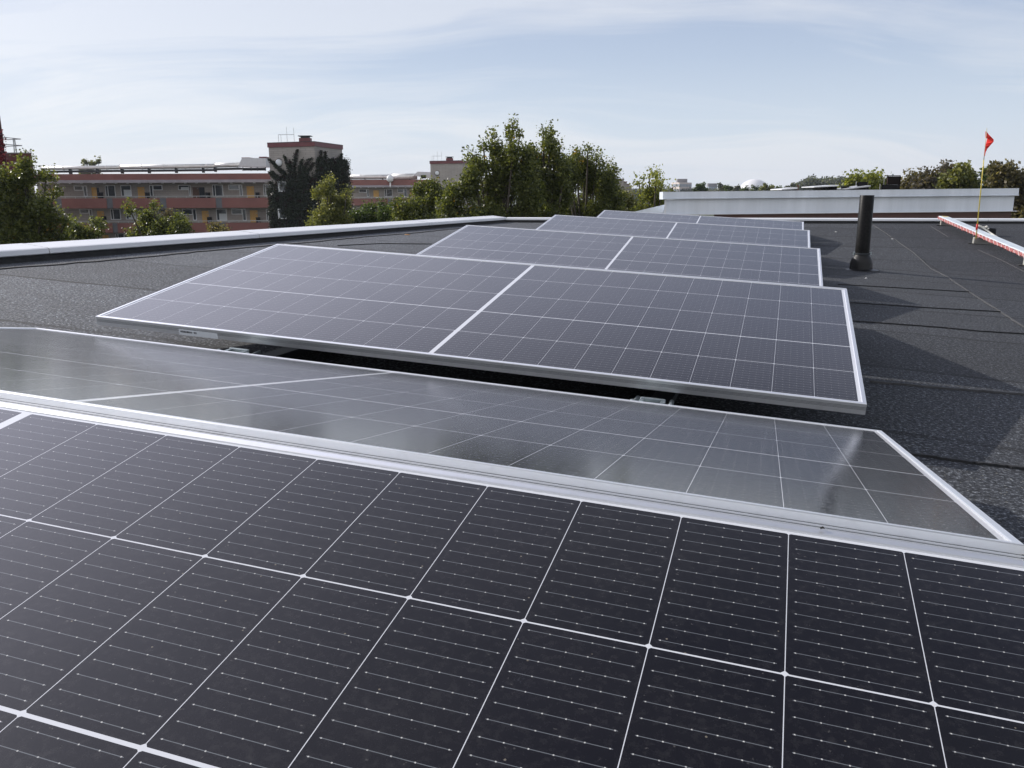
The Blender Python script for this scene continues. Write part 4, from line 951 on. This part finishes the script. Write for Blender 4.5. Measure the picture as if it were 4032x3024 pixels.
# ------------------------------------------------------------------ gallery access blocks
def gallery(name, label, D, zx, zy, cols, floors, xr, fascia, gutter, floorlines, segs, ztop_duct=None, depth=9.0, seed=1):
    """zx, zy map crop coordinates to photo pixels; everything then sits on planes at D (balconies) and D+1.5 (wall)"""
    def X(x, d=D): return at(zx(x), 757, d).x
    def Z(y, d=D): return at(CX, zy(y), d).z
    x0, x1 = X(xr[0]), X(xr[1])
    e = empty(name, loc=((x0+x1)/2, D, 0)); tag(e, label, 'building'); ox, oy = e.location.x, D
    def bx(mb, a0, a1, b0, b1, c0, c1): mb.box(a0-ox, a1-ox, b0-oy, b1-oy, c0, c1)
    WY = D+1.5
    zt = Z(fascia[0])
    b = MB(); bx(b, x0, x1, WY, WY+depth, 0, zt-0.05); b.build('wall', M_BRICK, e)
    b = MB(); bx(b, x0-0.1, x1, D-0.25, WY+depth+0.2, Z(fascia[1]), zt); b.build('roof', M_RED, e)
    b = MB(); bx(b, x0-0.2, x1, D-0.40, D-0.26, Z(gutter[1]), Z(gutter[0])); bx(b, x0-0.2, x1, D-0.26, WY, Z(gutter[1])+0.05, Z(fascia[1])-0.003); b.build('gutter', M_LGREY, e)
    b = MB()
    for k in range(0, int((x1-x0)/1.25)):
        xx = x0+0.6+k*1.25; bx(b, xx-0.12, xx+0.12, D+0.1, D+0.25, Z(gutter[1])-0.10, Z(gutter[1])+0.045)
    b.build_each('soffit_bracket', M_WWOOD, e)
    for (yr, y0, y1) in floorlines:       # rail, red top, red bottom
        b = MB(); bx(b, x0, x1, D-0.02, D+0.03, Z(yr)-0.03, Z(yr)+0.03)
        k = x0+0.4
        while k < x1: bx(b, k, k+0.04, D, D+0.025, Z(y0)+0.003, Z(yr)-0.033); k += 1.1
        b.build('handrail', M_TUBE, e)
        b = MB(); bx(b, x0, x1, D+0.10, WY-0.003, Z(y1)+0.02, Z(y1)+0.22); b.build('gallery_floor', M_SLAB, e)
    for (fl, s, kind) in segs:
        yr, y0, y1 = floorlines[fl]; b = MB()
        if kind == 'r': bx(b, X(s[0]), X(s[1]), D-0.04, D+0.03, Z(y1), Z(y0)); b.build('balcony_front', M_RED, e)
        else: bx(b, X(s[0]), X(s[1]), D+0.04, D+0.09, Z(y1), Z(y0)); b.build('divider_panel', M_GREY, e)
    for it in floors:
        k, a, c, y0, y1 = it[:5]
        xa, xb = X(a, WY), X(c, WY); za, zb = Z(y1, WY), Z(y0, WY)
        if k in ('w', 'W', 'B'):
            f_ = MB(); t_ = 0.07
            bx(f_, xa, xb, WY-0.06, WY-0.002, za, za+t_); bx(f_, xa, xb, WY-0.06, WY-0.002, zb-t_, zb)
            bx(f_, xa, xa+t_, WY-0.06, WY-0.002, za+t_, zb-t_); bx(f_, xb-t_, xb, WY-0.06, WY-0.002, za+t_, zb-t_)
            if k == 'W': q = xa+(xb-xa)*0.24; bx(f_, q, q+t_, WY-0.06, WY-0.002, za+t_, zb-t_)
            fo_ = f_.build('window', M_WWOOD, e)
            g_ = MB(); bx(g_, xa+t_*0.8, xb-t_*0.8, WY-0.03, WY-0.010, za+t_*0.8, zb-t_*0.8); g_.build('pane', M_GLASS, fo_)
            if k == 'B': g_ = MB(); bx(g_, xa+0.3, xb-t_, WY-0.045, WY-0.033, za+t_, za+(zb-za)*0.6); g_.build('blind', M_BLIND, fo_)
        else:
            m_ = {'d': M_YEL, 'k': M_BRN, 'x': M_GLASS}[k]
            f_ = MB(); bx(f_, xa, xb, WY-0.04, WY-0.002, za, zb); fo_ = f_.build('door', m_, e)
            if k != 'x':
                h_ = MB(); bx(h_, xb-0.16, xb-0.10, WY-0.08, WY-0.042, za+0.95, za+1.05); h_.build('handle', M_GALV, fo_)
    return e, x0, x1, X, Z
def zx1(x): return x*0.4973
def zy1(y): return 400+y*0.4973
T, B = 655, 753
fl1 = [('w', 590, 662, 652, 690), ('w', 664, 692, 652, 738), ('d', 728, 768, 666, 752), ('x', 769, 786, 668, 752), ('W', 836, 916, 650, 740), ('B', 960, 1042, 650, 738), ('d', 1092, 1146, 664, 753),
       ('w', 1188, 1214, 650, 740), ('w', 1215, 1290, 650, 690), ('B', 1415, 1500, 650, 690), ('w', 1496, 1512, 650, 740), ('k', 1527, 1576, 668, 753), ('x', 1578, 1622, 668, 753), ('W', 1684, 1768, 648, 742),
       ('w', 1812, 1898, 648, 690), ('w', 1898, 1922, 648, 740), ('d', 1955, 2013, 662, 753), ('W', 2088, 2150, 646, 742),
       ('w', 615, 688, 836, 872), ('w', 690, 714, 836, 920), ('d', 752, 806, 852, 945), ('W', 858, 938, 836, 922), ('B', 978, 1058, 838, 920), ('w', 1240, 1304, 836, 872), ('w', 1432, 1512, 838, 886), ('w', 1512, 1542, 838, 930),
       ('d', 1585, 1638, 854, 948), ('B', 1700, 1784, 840, 932), ('w', 1822, 1908, 838, 884), ('w', 1908, 1938, 838, 934), ('d', 1968, 2028, 852, 948), ('W', 2098, 2150, 842, 936),
       ('w', 420, 492, 838, 914), ('w', 432, 468, 655, 740), ('d', 775, 822, 1045, 1140), ('W', 880, 950, 1030, 1120), ('w', 1000, 1060, 1030, 1115), ('w', 440, 512, 1030, 1100)]
sg = [(0, (480, 836), 'r'), (0, (837, 884), 'g'), (0, (885, 1258), 'r'), (0, (1259, 1310), 'g'), (0, (1311, 1702), 'r'), (0, (1703, 1751), 'g'), (0, (1752, 2160), 'r'), (0, (428, 479), 'g'), (0, (250, 427), 'r'),
      (1, (500, 862), 'r'), (1, (863, 903), 'g'), (1, (904, 1270), 'r'), (1, (1271, 1320), 'g'), (1, (1321, 1716), 'r'), (1, (1717, 1766), 'g'), (1, (1767, 2160), 'r'), (1, (450, 499), 'g'), (1, (250, 449), 'r'),
      (2, (500, 880), 'r'), (2, (881, 925), 'g'), (2, (926, 2160), 'r')]
ga, gx0, gx1, GX, GZ = gallery('apartment_building', 'long grey brick gallery block with red balcony fronts left of the ivy tower', 94.0, zx1, zy1, None, fl1, (240, 2160), (560, 608), (610, 631), [(738, 753, 832), (935, 950, 1026), (1130, 1145, 1222)], sg)
for n_, (x_, y_, w_, lab) in enumerate(((800, 752, 22, 'black bin by the first ochre door on the upper gallery'), (1168, 753, 24, 'black bin by the second ochre door on the upper gallery'), (1646, 753, 26, 'black pots beside the brown door on the upper gallery'),
        (2040, 753, 22, 'black bin by the last ochre door on the upper gallery'), (826, 941, 24, 'black bin by the first ochre door on the middle gallery'), (1660, 947, 26, 'black bin by the middle ochre door on the middle gallery'), (2045, 950, 24, 'black bin by the last ochre door on the middle gallery'))):
    q = at(zx1(x_), zy1(y_), 95.0); hw_ = w_*0.4973/F*95/2
    e = empty('storage_bin', loc=q); tag(e, lab, 'bin', 'black bins and pots on the galleries')
    b = MB(); b.box(-hw_, hw_, -0.25, 0.25, -0.2, 0.42, b=0.03); b.build('bin_body', M_BLK, e)
    b = MB(); b.box(-hw_-0.03, hw_+0.03, -0.28, 0.28, 0.423, 0.47); b.build('bin_lid', mat('dark_grey_lid', (0.05, 0.05, 0.055), 0.5), e)
# dark bins and things on the galleries
e = None
# ducts on the roof
def duct(pts, w, h, label, D):
    P_ = [at(x, y, D) for x, y in pts]; e = empty('roof_duct', loc=P_[0]); tag(e, label, 'duct')
    b = MB(); n = 12
    b.tube([tuple(q-P_[0]) for q in P_], h/2, n)
    b.build('duct_tube', M_DUCT, e, smooth=True)
    b = MB()
    tot = (P_[-1]-P_[0]); k = 0.0
    while k < 1.0:
        q = tot*k; b.tube([tuple(q), tuple(q+tot.normalized()*0.12)], h/2+0.03, n); k += 2.4/tot.length
    b.build_each('duct_ring', M_DUCT, e)
    b = MB(); k = 0.02
    while k < 1.0: q = tot*k; b.box(q.x-0.06, q.x+0.06, q.y-0.3, q.y+0.3, q.z-h/2-0.45, q.z-h/2+0.1); k += 3.0/tot.length
    b.build_each('duct_leg', M_DARKMET, e)
    b = MB(); b.sweep([(-0.5, -h/2-0.28), (0.5, -h/2-0.28), (0.5, -h/2-0.06), (-0.5, -h/2-0.06)], [(Vector((0, 0, 0))+Vector((0, 0, 0)), Vector((0, 1, 0)), Vector((0, 0, 1))), (tot, Vector((0, 1, 0)), Vector((0, 0, 1)))]); b.build('duct_shade', M_DARKMET, e)  # long dark box added for the continuous shadow beneath the duct
duct([(zx1(330), zy1(528)), (zx1(950), zy1(521))], 0.5, 0.42, 'left silver duct on the long block roof', 97)
duct([(zx1(950), zy1(519)), (zx1(1700), zy1(511))], 0.5, 0.50, 'middle silver duct on the long block roof', 96.5)
duct([(zx1(1700), zy1(505)), (zx1(1905), zy1(500))], 0.5, 0.50, 'short silver duct beside the white air unit', 96)
o0 = at(zx1(1995), zy1(548), 95.5); e = empty('air_unit', loc=o0); tag(e, 'white box shaped air unit on legs beside the ivy tower', 'air unit')
def fbox(mb, x0, x1, y0, y1, d, dep, org): pxbox(mb, zx1(x0), zx1(x1), zy1(y0), zy1(y1), d, dep, org)
b = MB(); a = [at(zx1(x), zy1(y), 95.5)-o0 for x, y in ((1885, 515), (2106, 518), (2106, 448), (1915, 446))]
b.poly([tuple(q) for q in a]+[tuple(q+Vector((0, 2.5, 0))) for q in a], [(0, 1, 2, 3), (4, 7, 6, 5), (0, 4, 5, 1), (1, 5, 6, 2), (2, 6, 7, 3), (3, 7, 4, 0)]); b.build('casing', mat('white_casing', (0.62, 0.64, 0.66), 0.5, var=0.08), e)
b = MB()
for x in (1920, 1985, 2035, 2098): fbox(b, x, x+5, 520, 548, 95.6, 0.1, o0); fbox(b, x, x+5, 520, 548, 97.6, 0.1, o0)
fbox(b, 1925, 2100, 524, 546, 97.0, 0.3, o0); b.build_each('leg', M_DARKMET, e)
b = MB(); fbox(b, 1912, 1975, 442, 446, 95.6, 2.2, o0); fbox(b, 2050, 2106, 436, 446, 95.8, 2.0, o0); b.build_each('lid', M_REDD, e)
# tower builder
def tower(label, px, ys, Dc, Dl, Dr, lamp, vent, rail, chim, botw, name='stair_tower'):
    a, c, r_ = at(px[0], ys[0], Dl), at(px[1], ys[1], Dc), at(px[2], ys[2], Dr)
    z = c.z
    e = empty(name, loc=(c.x, c.y, 0)); tag(e, label, 'tower')
    A, B_ = Vector((a.x-c.x, a.y-c.y)), Vector((r_.x-c.x, r_.y-c.y)); D_ = A+B_
    def ringp(s, z_):
        ce = D_*0.5
        return [Vector(((p.x-ce.x)*s+ce.x, (p.y-ce.y)*s+ce.y, z_)) for p in (A, Vector((0, 0)), B_, D_)]
    def prism(s, z0, z1):
        b = MB(); b.poly(ringp(s, z0)+ringp(s, z1), [(0, 1, 5, 4), (1, 2, 6, 5), (2, 3, 7, 6), (3, 0, 4, 7), (4, 5, 6, 7), (0, 3, 2, 1)]); return b
    prism(1.0, 0, z-0.47).build('wall', M_BRICK, e)
    prism(1.03, z-0.468, z-0.05).build('red_band', M_REDD, e)
    prism(1.035, z-0.048, z).build('roof_edge', M_DARKMET, e)
    al = A.normalized(); nl = Vector((al.y, -al.x)); nl = nl if nl.y < 0 else -nl
    br = B_.normalized(); nr = Vector((br.y, -br.x)); nr = nr if nr.dot(Vector((-c.x, -c.y))) > 0 else -nr
    # lamp on left face
    t_, zl_ = lamp; q = A*t_+nl*0.08
    M = Matrix.Translation((q.x, q.y, z-zl_)) @ Matrix.Rotation(R(90), 4, 'X')
    b = MB(); b.lathe([(0.38, -0.05), (0.42, 0.0), (0.38, 0.08)], 20, M); b.build('lamp_rim', M_BLK, e)
    b = MB(); b.lathe([(0.0, 0.16), (0.2, 0.14), (0.33, 0.08), (0.33, 0.0)], 20, M); b.build('lamp_globe', mat('opal_lamp', (0.8, 0.82, 0.85), 0.4), e, smooth=True)
    if vent:
        t_, zv = vent; q = B_*t_; b = MB(); w = br*0.3
        p_ = [Vector((q.x-w.x+nr.x*0.03, q.y-w.y+nr.y*0.03, z-zv-0.35)), Vector((q.x+w.x+nr.x*0.03, q.y+w.y+nr.y*0.03, z-zv-0.35))]
        p_ += [p_[1]+Vector((0, 0, 0.7)), p_[0]+Vector((0, 0, 0.7))]; p2_ = [v-Vector((nr.x*0.05, nr.y*0.05, 0)) for v in p_]
        b.poly(p_+p2_, [(0, 1, 2, 3), (0, 4, 5, 1), (1, 5, 6, 2), (2, 6, 7, 3), (3, 7, 4, 0)]); b.build('vent_opening', M_BLK, e)
    t_ = chim; q = A*t_+nl*-1.2
    b = MB(); b.box(q.x-0.55, q.x+0.55, q.y-0.4, q.y+0.4, z, z+0.4); b.build('chimney', M_REDD, e)
    b = MB(); b.box(q.x-0.4, q.x+0.4, q.y-0.3, q.y+0.3, z+0.402, z+0.55); b.box(q.x-0.62, q.x+0.62, q.y-0.45, q.y+0.45, z+0.553, z+0.63); b.build('chimney_cap', M_DARKMET, e)
    t_ = rail; q = A*t_+nl*-0.6; b = MB()
    for dx, hh in ((-0.85, 0.75), (-0.6, 0.75), (0.0, 1.5), (0.7, 1.4)): b.tube([(q.x+dx, q.y, z), (q.x+dx, q.y, z+hh)], 0.022, 5)
    b.tube([(q.x-0.85, q.y, z+0.75), (q.x+0.7, q.y, z+0.75)], 0.022, 5); b.build('ladder_rail', M_TUBE, e)
    return e, A, B_, nl, nr, z, c, al, br
tw, A, B_, nl, nr, tz, tcn, al, br = tower('tall grey brick stair tower with red rim, half covered in dark ivy', (1056, 1237, 1346), (560, 556, 570), 85, 87, 91.5, (0.78, 1.95), (0.52, 2.0), 0.66, 0.34, 0)
# small windows peeking out of the ivy on the tower
for y_ in (735, 842):
    q = at(1112, y_, 86.2)-Vector((tcn.x, tcn.y, 0)); b = MB(); b.box(q.x-0.42, q.x+0.42, q.y-0.10, q.y-0.02, q.z-0.5, q.z+0.5); w_ = b.build('window', M_WWOOD, tw)
    b = MB(); b.box(q.x-0.22, q.x+0.36, q.y-0.115, q.y-0.102, q.z-0.40, q.z+0.44); b.build('pane', M_GLASS, w_)
t2 = tower('second grey stair tower with red rim behind the lime trees', (1694, 1823, 1880), (632, 631, 640), 137, 139, 146, (0.79, 1.9), None, 0.83, 0.5, 0)[0]
# ivy
def ivy():
    rs = np.random.default_rng(3); e = empty('climbing_ivy', loc=(tcn.x, tcn.y, 0)); tag(e, 'dark ivy climbing the stair tower in ragged upward tendrils', 'climbing plant')
    cen = []
    def add(face, nrm, t_, z_, n, s):
        q = face*t_; g = rs.normal(size=(n, 3))*s; base = np.array([q.x+nrm.x*0.25, q.y+nrm.y*0.25, z_]); p = base+g
        cen.append(p)
    mz = 85/F
    def zy(y): return CAMZ+(757-y)*mz
    # solid mass on the left face: top boundary as function of t (0 at corner, 1 at far left)
    for _ in range(4200):
        t_ = rs.uniform(-0.02, 1.02); yt = 682+52*max(t_, 0)+14*math.sin(t_*23)+8*math.sin(t_*51); y_ = rs.uniform(yt, 990)
        if abs(t_-0.70) < 0.08 and (abs(y_-738) < 13 or abs(y_-845) < 10): continue
        add(A, nl, t_, zy(y_), 12, 0.17)
    for _ in range(3600):
        t_ = rs.uniform(0, 1.12); yt = 648+14*math.sin(t_*17)+10*math.sin(t_*41)-8*t_
        add(B_, nr, min(t_, 1.1), (CAMZ+(757-rs.uniform(yt, 990))*87/F), 11, 0.20)
    # tendrils
    def tend(face, nrm, pts, w, dd_):
        for i in range(len(pts)-1):
            (t0, y0), (t1, y1) = pts[i], pts[i+1]; n = max(2, int(math.hypot((t1-t0)*160, y1-y0)/1.6))
            for k in range(n):
                f_ = k/n; ww = w*(1-(i+f_)/(len(pts)))+0.03
                add(face, nrm, t0+(t1-t0)*f_, CAMZ+(757-(y0+(y1-y0)*f_))*dd_/F, 9, ww)
    for ts in ([(0.55, 700), (0.72, 665), (0.88, 640), (1.0, 620)], [(0.6, 690), (0.8, 655), (0.86, 632)], [(0.5, 690), (0.56, 650), (0.63, 612)], [(0.45, 680), (0.42, 640), (0.36, 600), (0.33, 590)],
               [(0.4, 690), (0.5, 660), (0.52, 628)], [(0.3, 700), (0.22, 660), (0.1, 630), (0.03, 622)], [(0.25, 700), (0.12, 665), (0.0, 640)], [(0.7, 720), (0.9, 690), (1.0, 670)], [(0.75, 735), (0.92, 720), (1.0, 705)],
               [(0.35, 700), (0.30, 650), (0.24, 625)], [(0.65, 700), (0.78, 690), (0.97, 668)]): tend(A, nl, ts, 0.11, 85.5)
    for k in range(20):
        t_ = k/19*1.02; tend(B_, nr, [(t_, 665), (t_+0.01, 640+4*math.sin(k*3)), (t_+0.02, 622+12*math.sin(k*2.3)+(-14 if k in (1, 2, 5, 15, 16) else 6))], 0.12, 87)
    P_ = np.concatenate(cen)-np.array([0, 0, 0]); me = leaf_mesh('foliage', P_, 0.17, L_IVY, rs=rs)
    o = bpy.data.objects.new('foliage', me); C.objects.link(o); o.parent = e
ivy()
# second gallery block
def zx2(x): return 1000+x*0.45208
def zy2(y): return 400+y*0.45208
fl2 = [('w', 915, 982, 756, 788), ('w', 984, 1002, 758, 824), ('d', 1040, 1088, 768, 832), ('W', 1138, 1205, 756, 824), ('w', 1250, 1306, 756, 788), ('w', 1306, 1334, 756, 824), ('d', 1360, 1398, 768, 832), ('w', 1430, 1480, 756, 824),
       ('w', 920, 985, 905, 935), ('d', 1060, 1105, 915, 985), ('W', 1150, 1215, 905, 975), ('w', 1260, 1320, 905, 935)]
sg2 = [(0, (843, 1162), 'r'), (0, (1163, 1206), 'g'), (0, (1207, 1530), 'r'), (0, (790, 842), 'g'), (1, (860, 1172), 'r'), (1, (1173, 1215), 'g'), (1, (1216, 1530), 'r')]
gallery('apartment_building', 'second grey gallery block with red balcony fronts, farther back behind the ivy tower', 145.0, zx2, zy2, None, fl2, (770, 1540), (676, 724), (726, 742), [(828, 840, 899), (975, 987, 1040)], sg2)
duct([(zx2(805), zy2(657)), (zx2(1190), zy2(655))], 0.6, 0.75, 'left silver duct on the second block roof', 147)
duct([(zx2(1200), zy2(655)), (zx2(1420), zy2(652))], 0.6, 1.0, 'right silver duct on the second block roof', 147)
o0 = at(zx2(1460), zy2(665), 146); e = empty('air_unit', loc=o0); tag(e, 'silver sloping air unit beside the second tower', 'air unit')
b = MB(); a = [at(zx2(x), zy2(y), 146)-o0 for x, y in ((1388, 645), (1534, 668), (1534, 614), (1425, 610))]
b.poly([tuple(q) for q in a]+[tuple(q+Vector((0, 2.5, 0))) for q in a], [(0, 1, 2, 3), (4, 7, 6, 5), (0, 4, 5, 1), (1, 5, 6, 2), (2, 6, 7, 3), (3, 7, 4, 0)]); b.build('casing', mat('white_casing'), e)
b = MB(); pxbox(b, zx2(1455), zx2(1495), zy2(640), zy2(670), 145.6, 0.3, o0); b.build('dark_grille', M_BLK, e)
bb_ = at(zx2(1185), zy2(672), 144.2); b = MB(); b.lathe([(0.0, 0.6), (0.3, 0.55), (0.5, 0.35), (0.58, 0.0), (0.5, -0.3), (0.3, -0.5), (0.0, -0.55)], 16)
e = empty('roof_cowl', loc=bb_); tag(e, 'round white cowl at the edge of the second block roof', 'cowl'); b.build('cowl', mat('opal_lamp', (0.8, 0.82, 0.85), 0.4), e, smooth=True)
b = MB(); b.tube([(0, 0, -1.3), (0, 0.4, -0.4)], 0.12, 8); b.build('neck', M_DUCT, e)
# dark red building and mast at the far left
o0 = at(40, 640, 80); o0.z = 0
e = empty('apartment_building', loc=o0); tag(e, 'dark red topped building corner behind the large left lime', 'building')
xa, xb = at(-120, 600, 80).x-o0.x, at(123, 600, 80).x-o0.x; z1, z0 = at(60, 604, 80).z, at(60, 682, 80).z
LSH = Matrix(((1, -0.62, 0, 0), (0, 1, 0, 0), (0, 0, 1, 0), (0, 0, 0, 1)))
b = MB(); b.box(xa, xb, 0, 9, z0, z1, M=LSH); b.build('red_band', M_REDD, e)
b = MB(); b.box(xa, xb-0.1, 0.1, 9, 0, z0-0.002, M=LSH); b.build('wall', M_BRICK, e)
b = MB(); b.box(xa, xb+0.05, -0.05, 9, z1+0.002, z1+0.08, M=LSH); b.build('roof_edge', M_TUBE, e)
# ivy covered dark wall at the very left
rs = np.random.default_rng(12); cen = []
o1 = at(-30, 640, 70); e = empty('stair_tower', loc=(o1.x, o1.y, 0)); tag(e, 'dark tower edge with reddening ivy cut by the left border', 'tower')
xl, xr2 = at(-260, 500, 70).x-o1.x, at(6, 500, 70).x-o1.x; zt_ = at(0, 455, 70).z
b = MB(); b.box(xl, xr2, 0, 6, 0, zt_, M=LSH); b.build('wall', mat('dark_tower_brick', (0.07, 0.035, 0.035), 0.9, var=0.3, vscale=2), e)
for _ in range(700):
    y_ = rs.uniform(520, 800); xedge = at(8+max(0, y_-560)*0.07+rs.normal()*2.0, y_, 70); cen.append(rs.normal(size=(9, 3))*0.18+np.array([xedge.x-o1.x-abs(rs.normal())*0.6, -0.25, xedge.z]))
me = leaf_mesh('ivy', np.concatenate(cen), 0.22, L_IVYR, rs=rs); o = bpy.data.objects.new('ivy', me); C.objects.link(o); o.parent = e
# antenna mast
dA = 78; o0 = at(58, 600, dA)
e = empty('rooftop_antenna', loc=o0); tag(e, 'thin metal antenna frame on the dark red topped building', 'antenna')
def q_(x, y): return tuple(at(x/3.3175, 500+y/3.3175, dA)-o0)
b = MB(); b.tube([q_(190, 335), q_(172, 145)], 0.05, 6); b.tube([q_(218, 338), q_(188, 145)], 0.05, 6); b.build_each('mast', M_TUBE, e)
b = MB()
for p1_, p2_ in (((25, 132), (272, 157)), ((35, 168), (272, 158)), ((45, 225), (288, 242)), ((45, 253), (288, 244))): b.tube([q_(*p1_), q_(*p2_)], 0.04, 6)
b.build_each('arm', M_TUBE, e)

# ------------------------------------------------------------------ ground
def f_ground(t, p, g):
    n = t.noise(g, 0.05, 6, 0.6); n2 = t.noise(g, 0.6, 4)
    c = t.ramp(n, [(0.35, (0.035, 0.055, 0.018)), (0.55, (0.06, 0.075, 0.03)), (0.7, (0.075, 0.07, 0.06))])
    t.put(p.inputs['Base Color'], t.mix(t.m('MULTIPLY', n2, 0.3), c, (0.03, 0.035, 0.015)))
b = MB(); b.poly([(-3000, -400, 0), (3000, -400, 0), (3000, 5000, 0), (-3000, 5000, 0)], [(0, 1, 2, 3)])
tag(b.build('ground', mat('grass_ground', (0.05, 0.07, 0.03), 0.95, fn=f_ground)), kind='structure')
b = MB(); b.box(-60, 60, 62, 70, -0.02, 0.004); tag(b.build('road', M_ASPH), kind='structure')

# ------------------------------------------------------------------ thin autumn haze
if HAZE > 0:
    b = MB(); b.box(-1500, 1500, -60, 1700, -1.0, 60)
    hm = bpy.data.materials.new('haze_air'); hm.use_nodes = True; t = NT(hm.node_tree); t.n.clear()
    pv_ = t.new('ShaderNodeVolumePrincipled'); pv_.inputs['Color'].default_value = (0.80, 0.88, 1.0, 1); pv_.inputs['Density'].default_value = HAZE; pv_.inputs['Anisotropy'].default_value = 0.2
    ou = t.new('ShaderNodeOutputMaterial'); t.l.new(pv_.outputs[0], ou.inputs[1])
    tag(b.build('haze', hm), 'thin bluish haze over the far trees', kind='stuff')
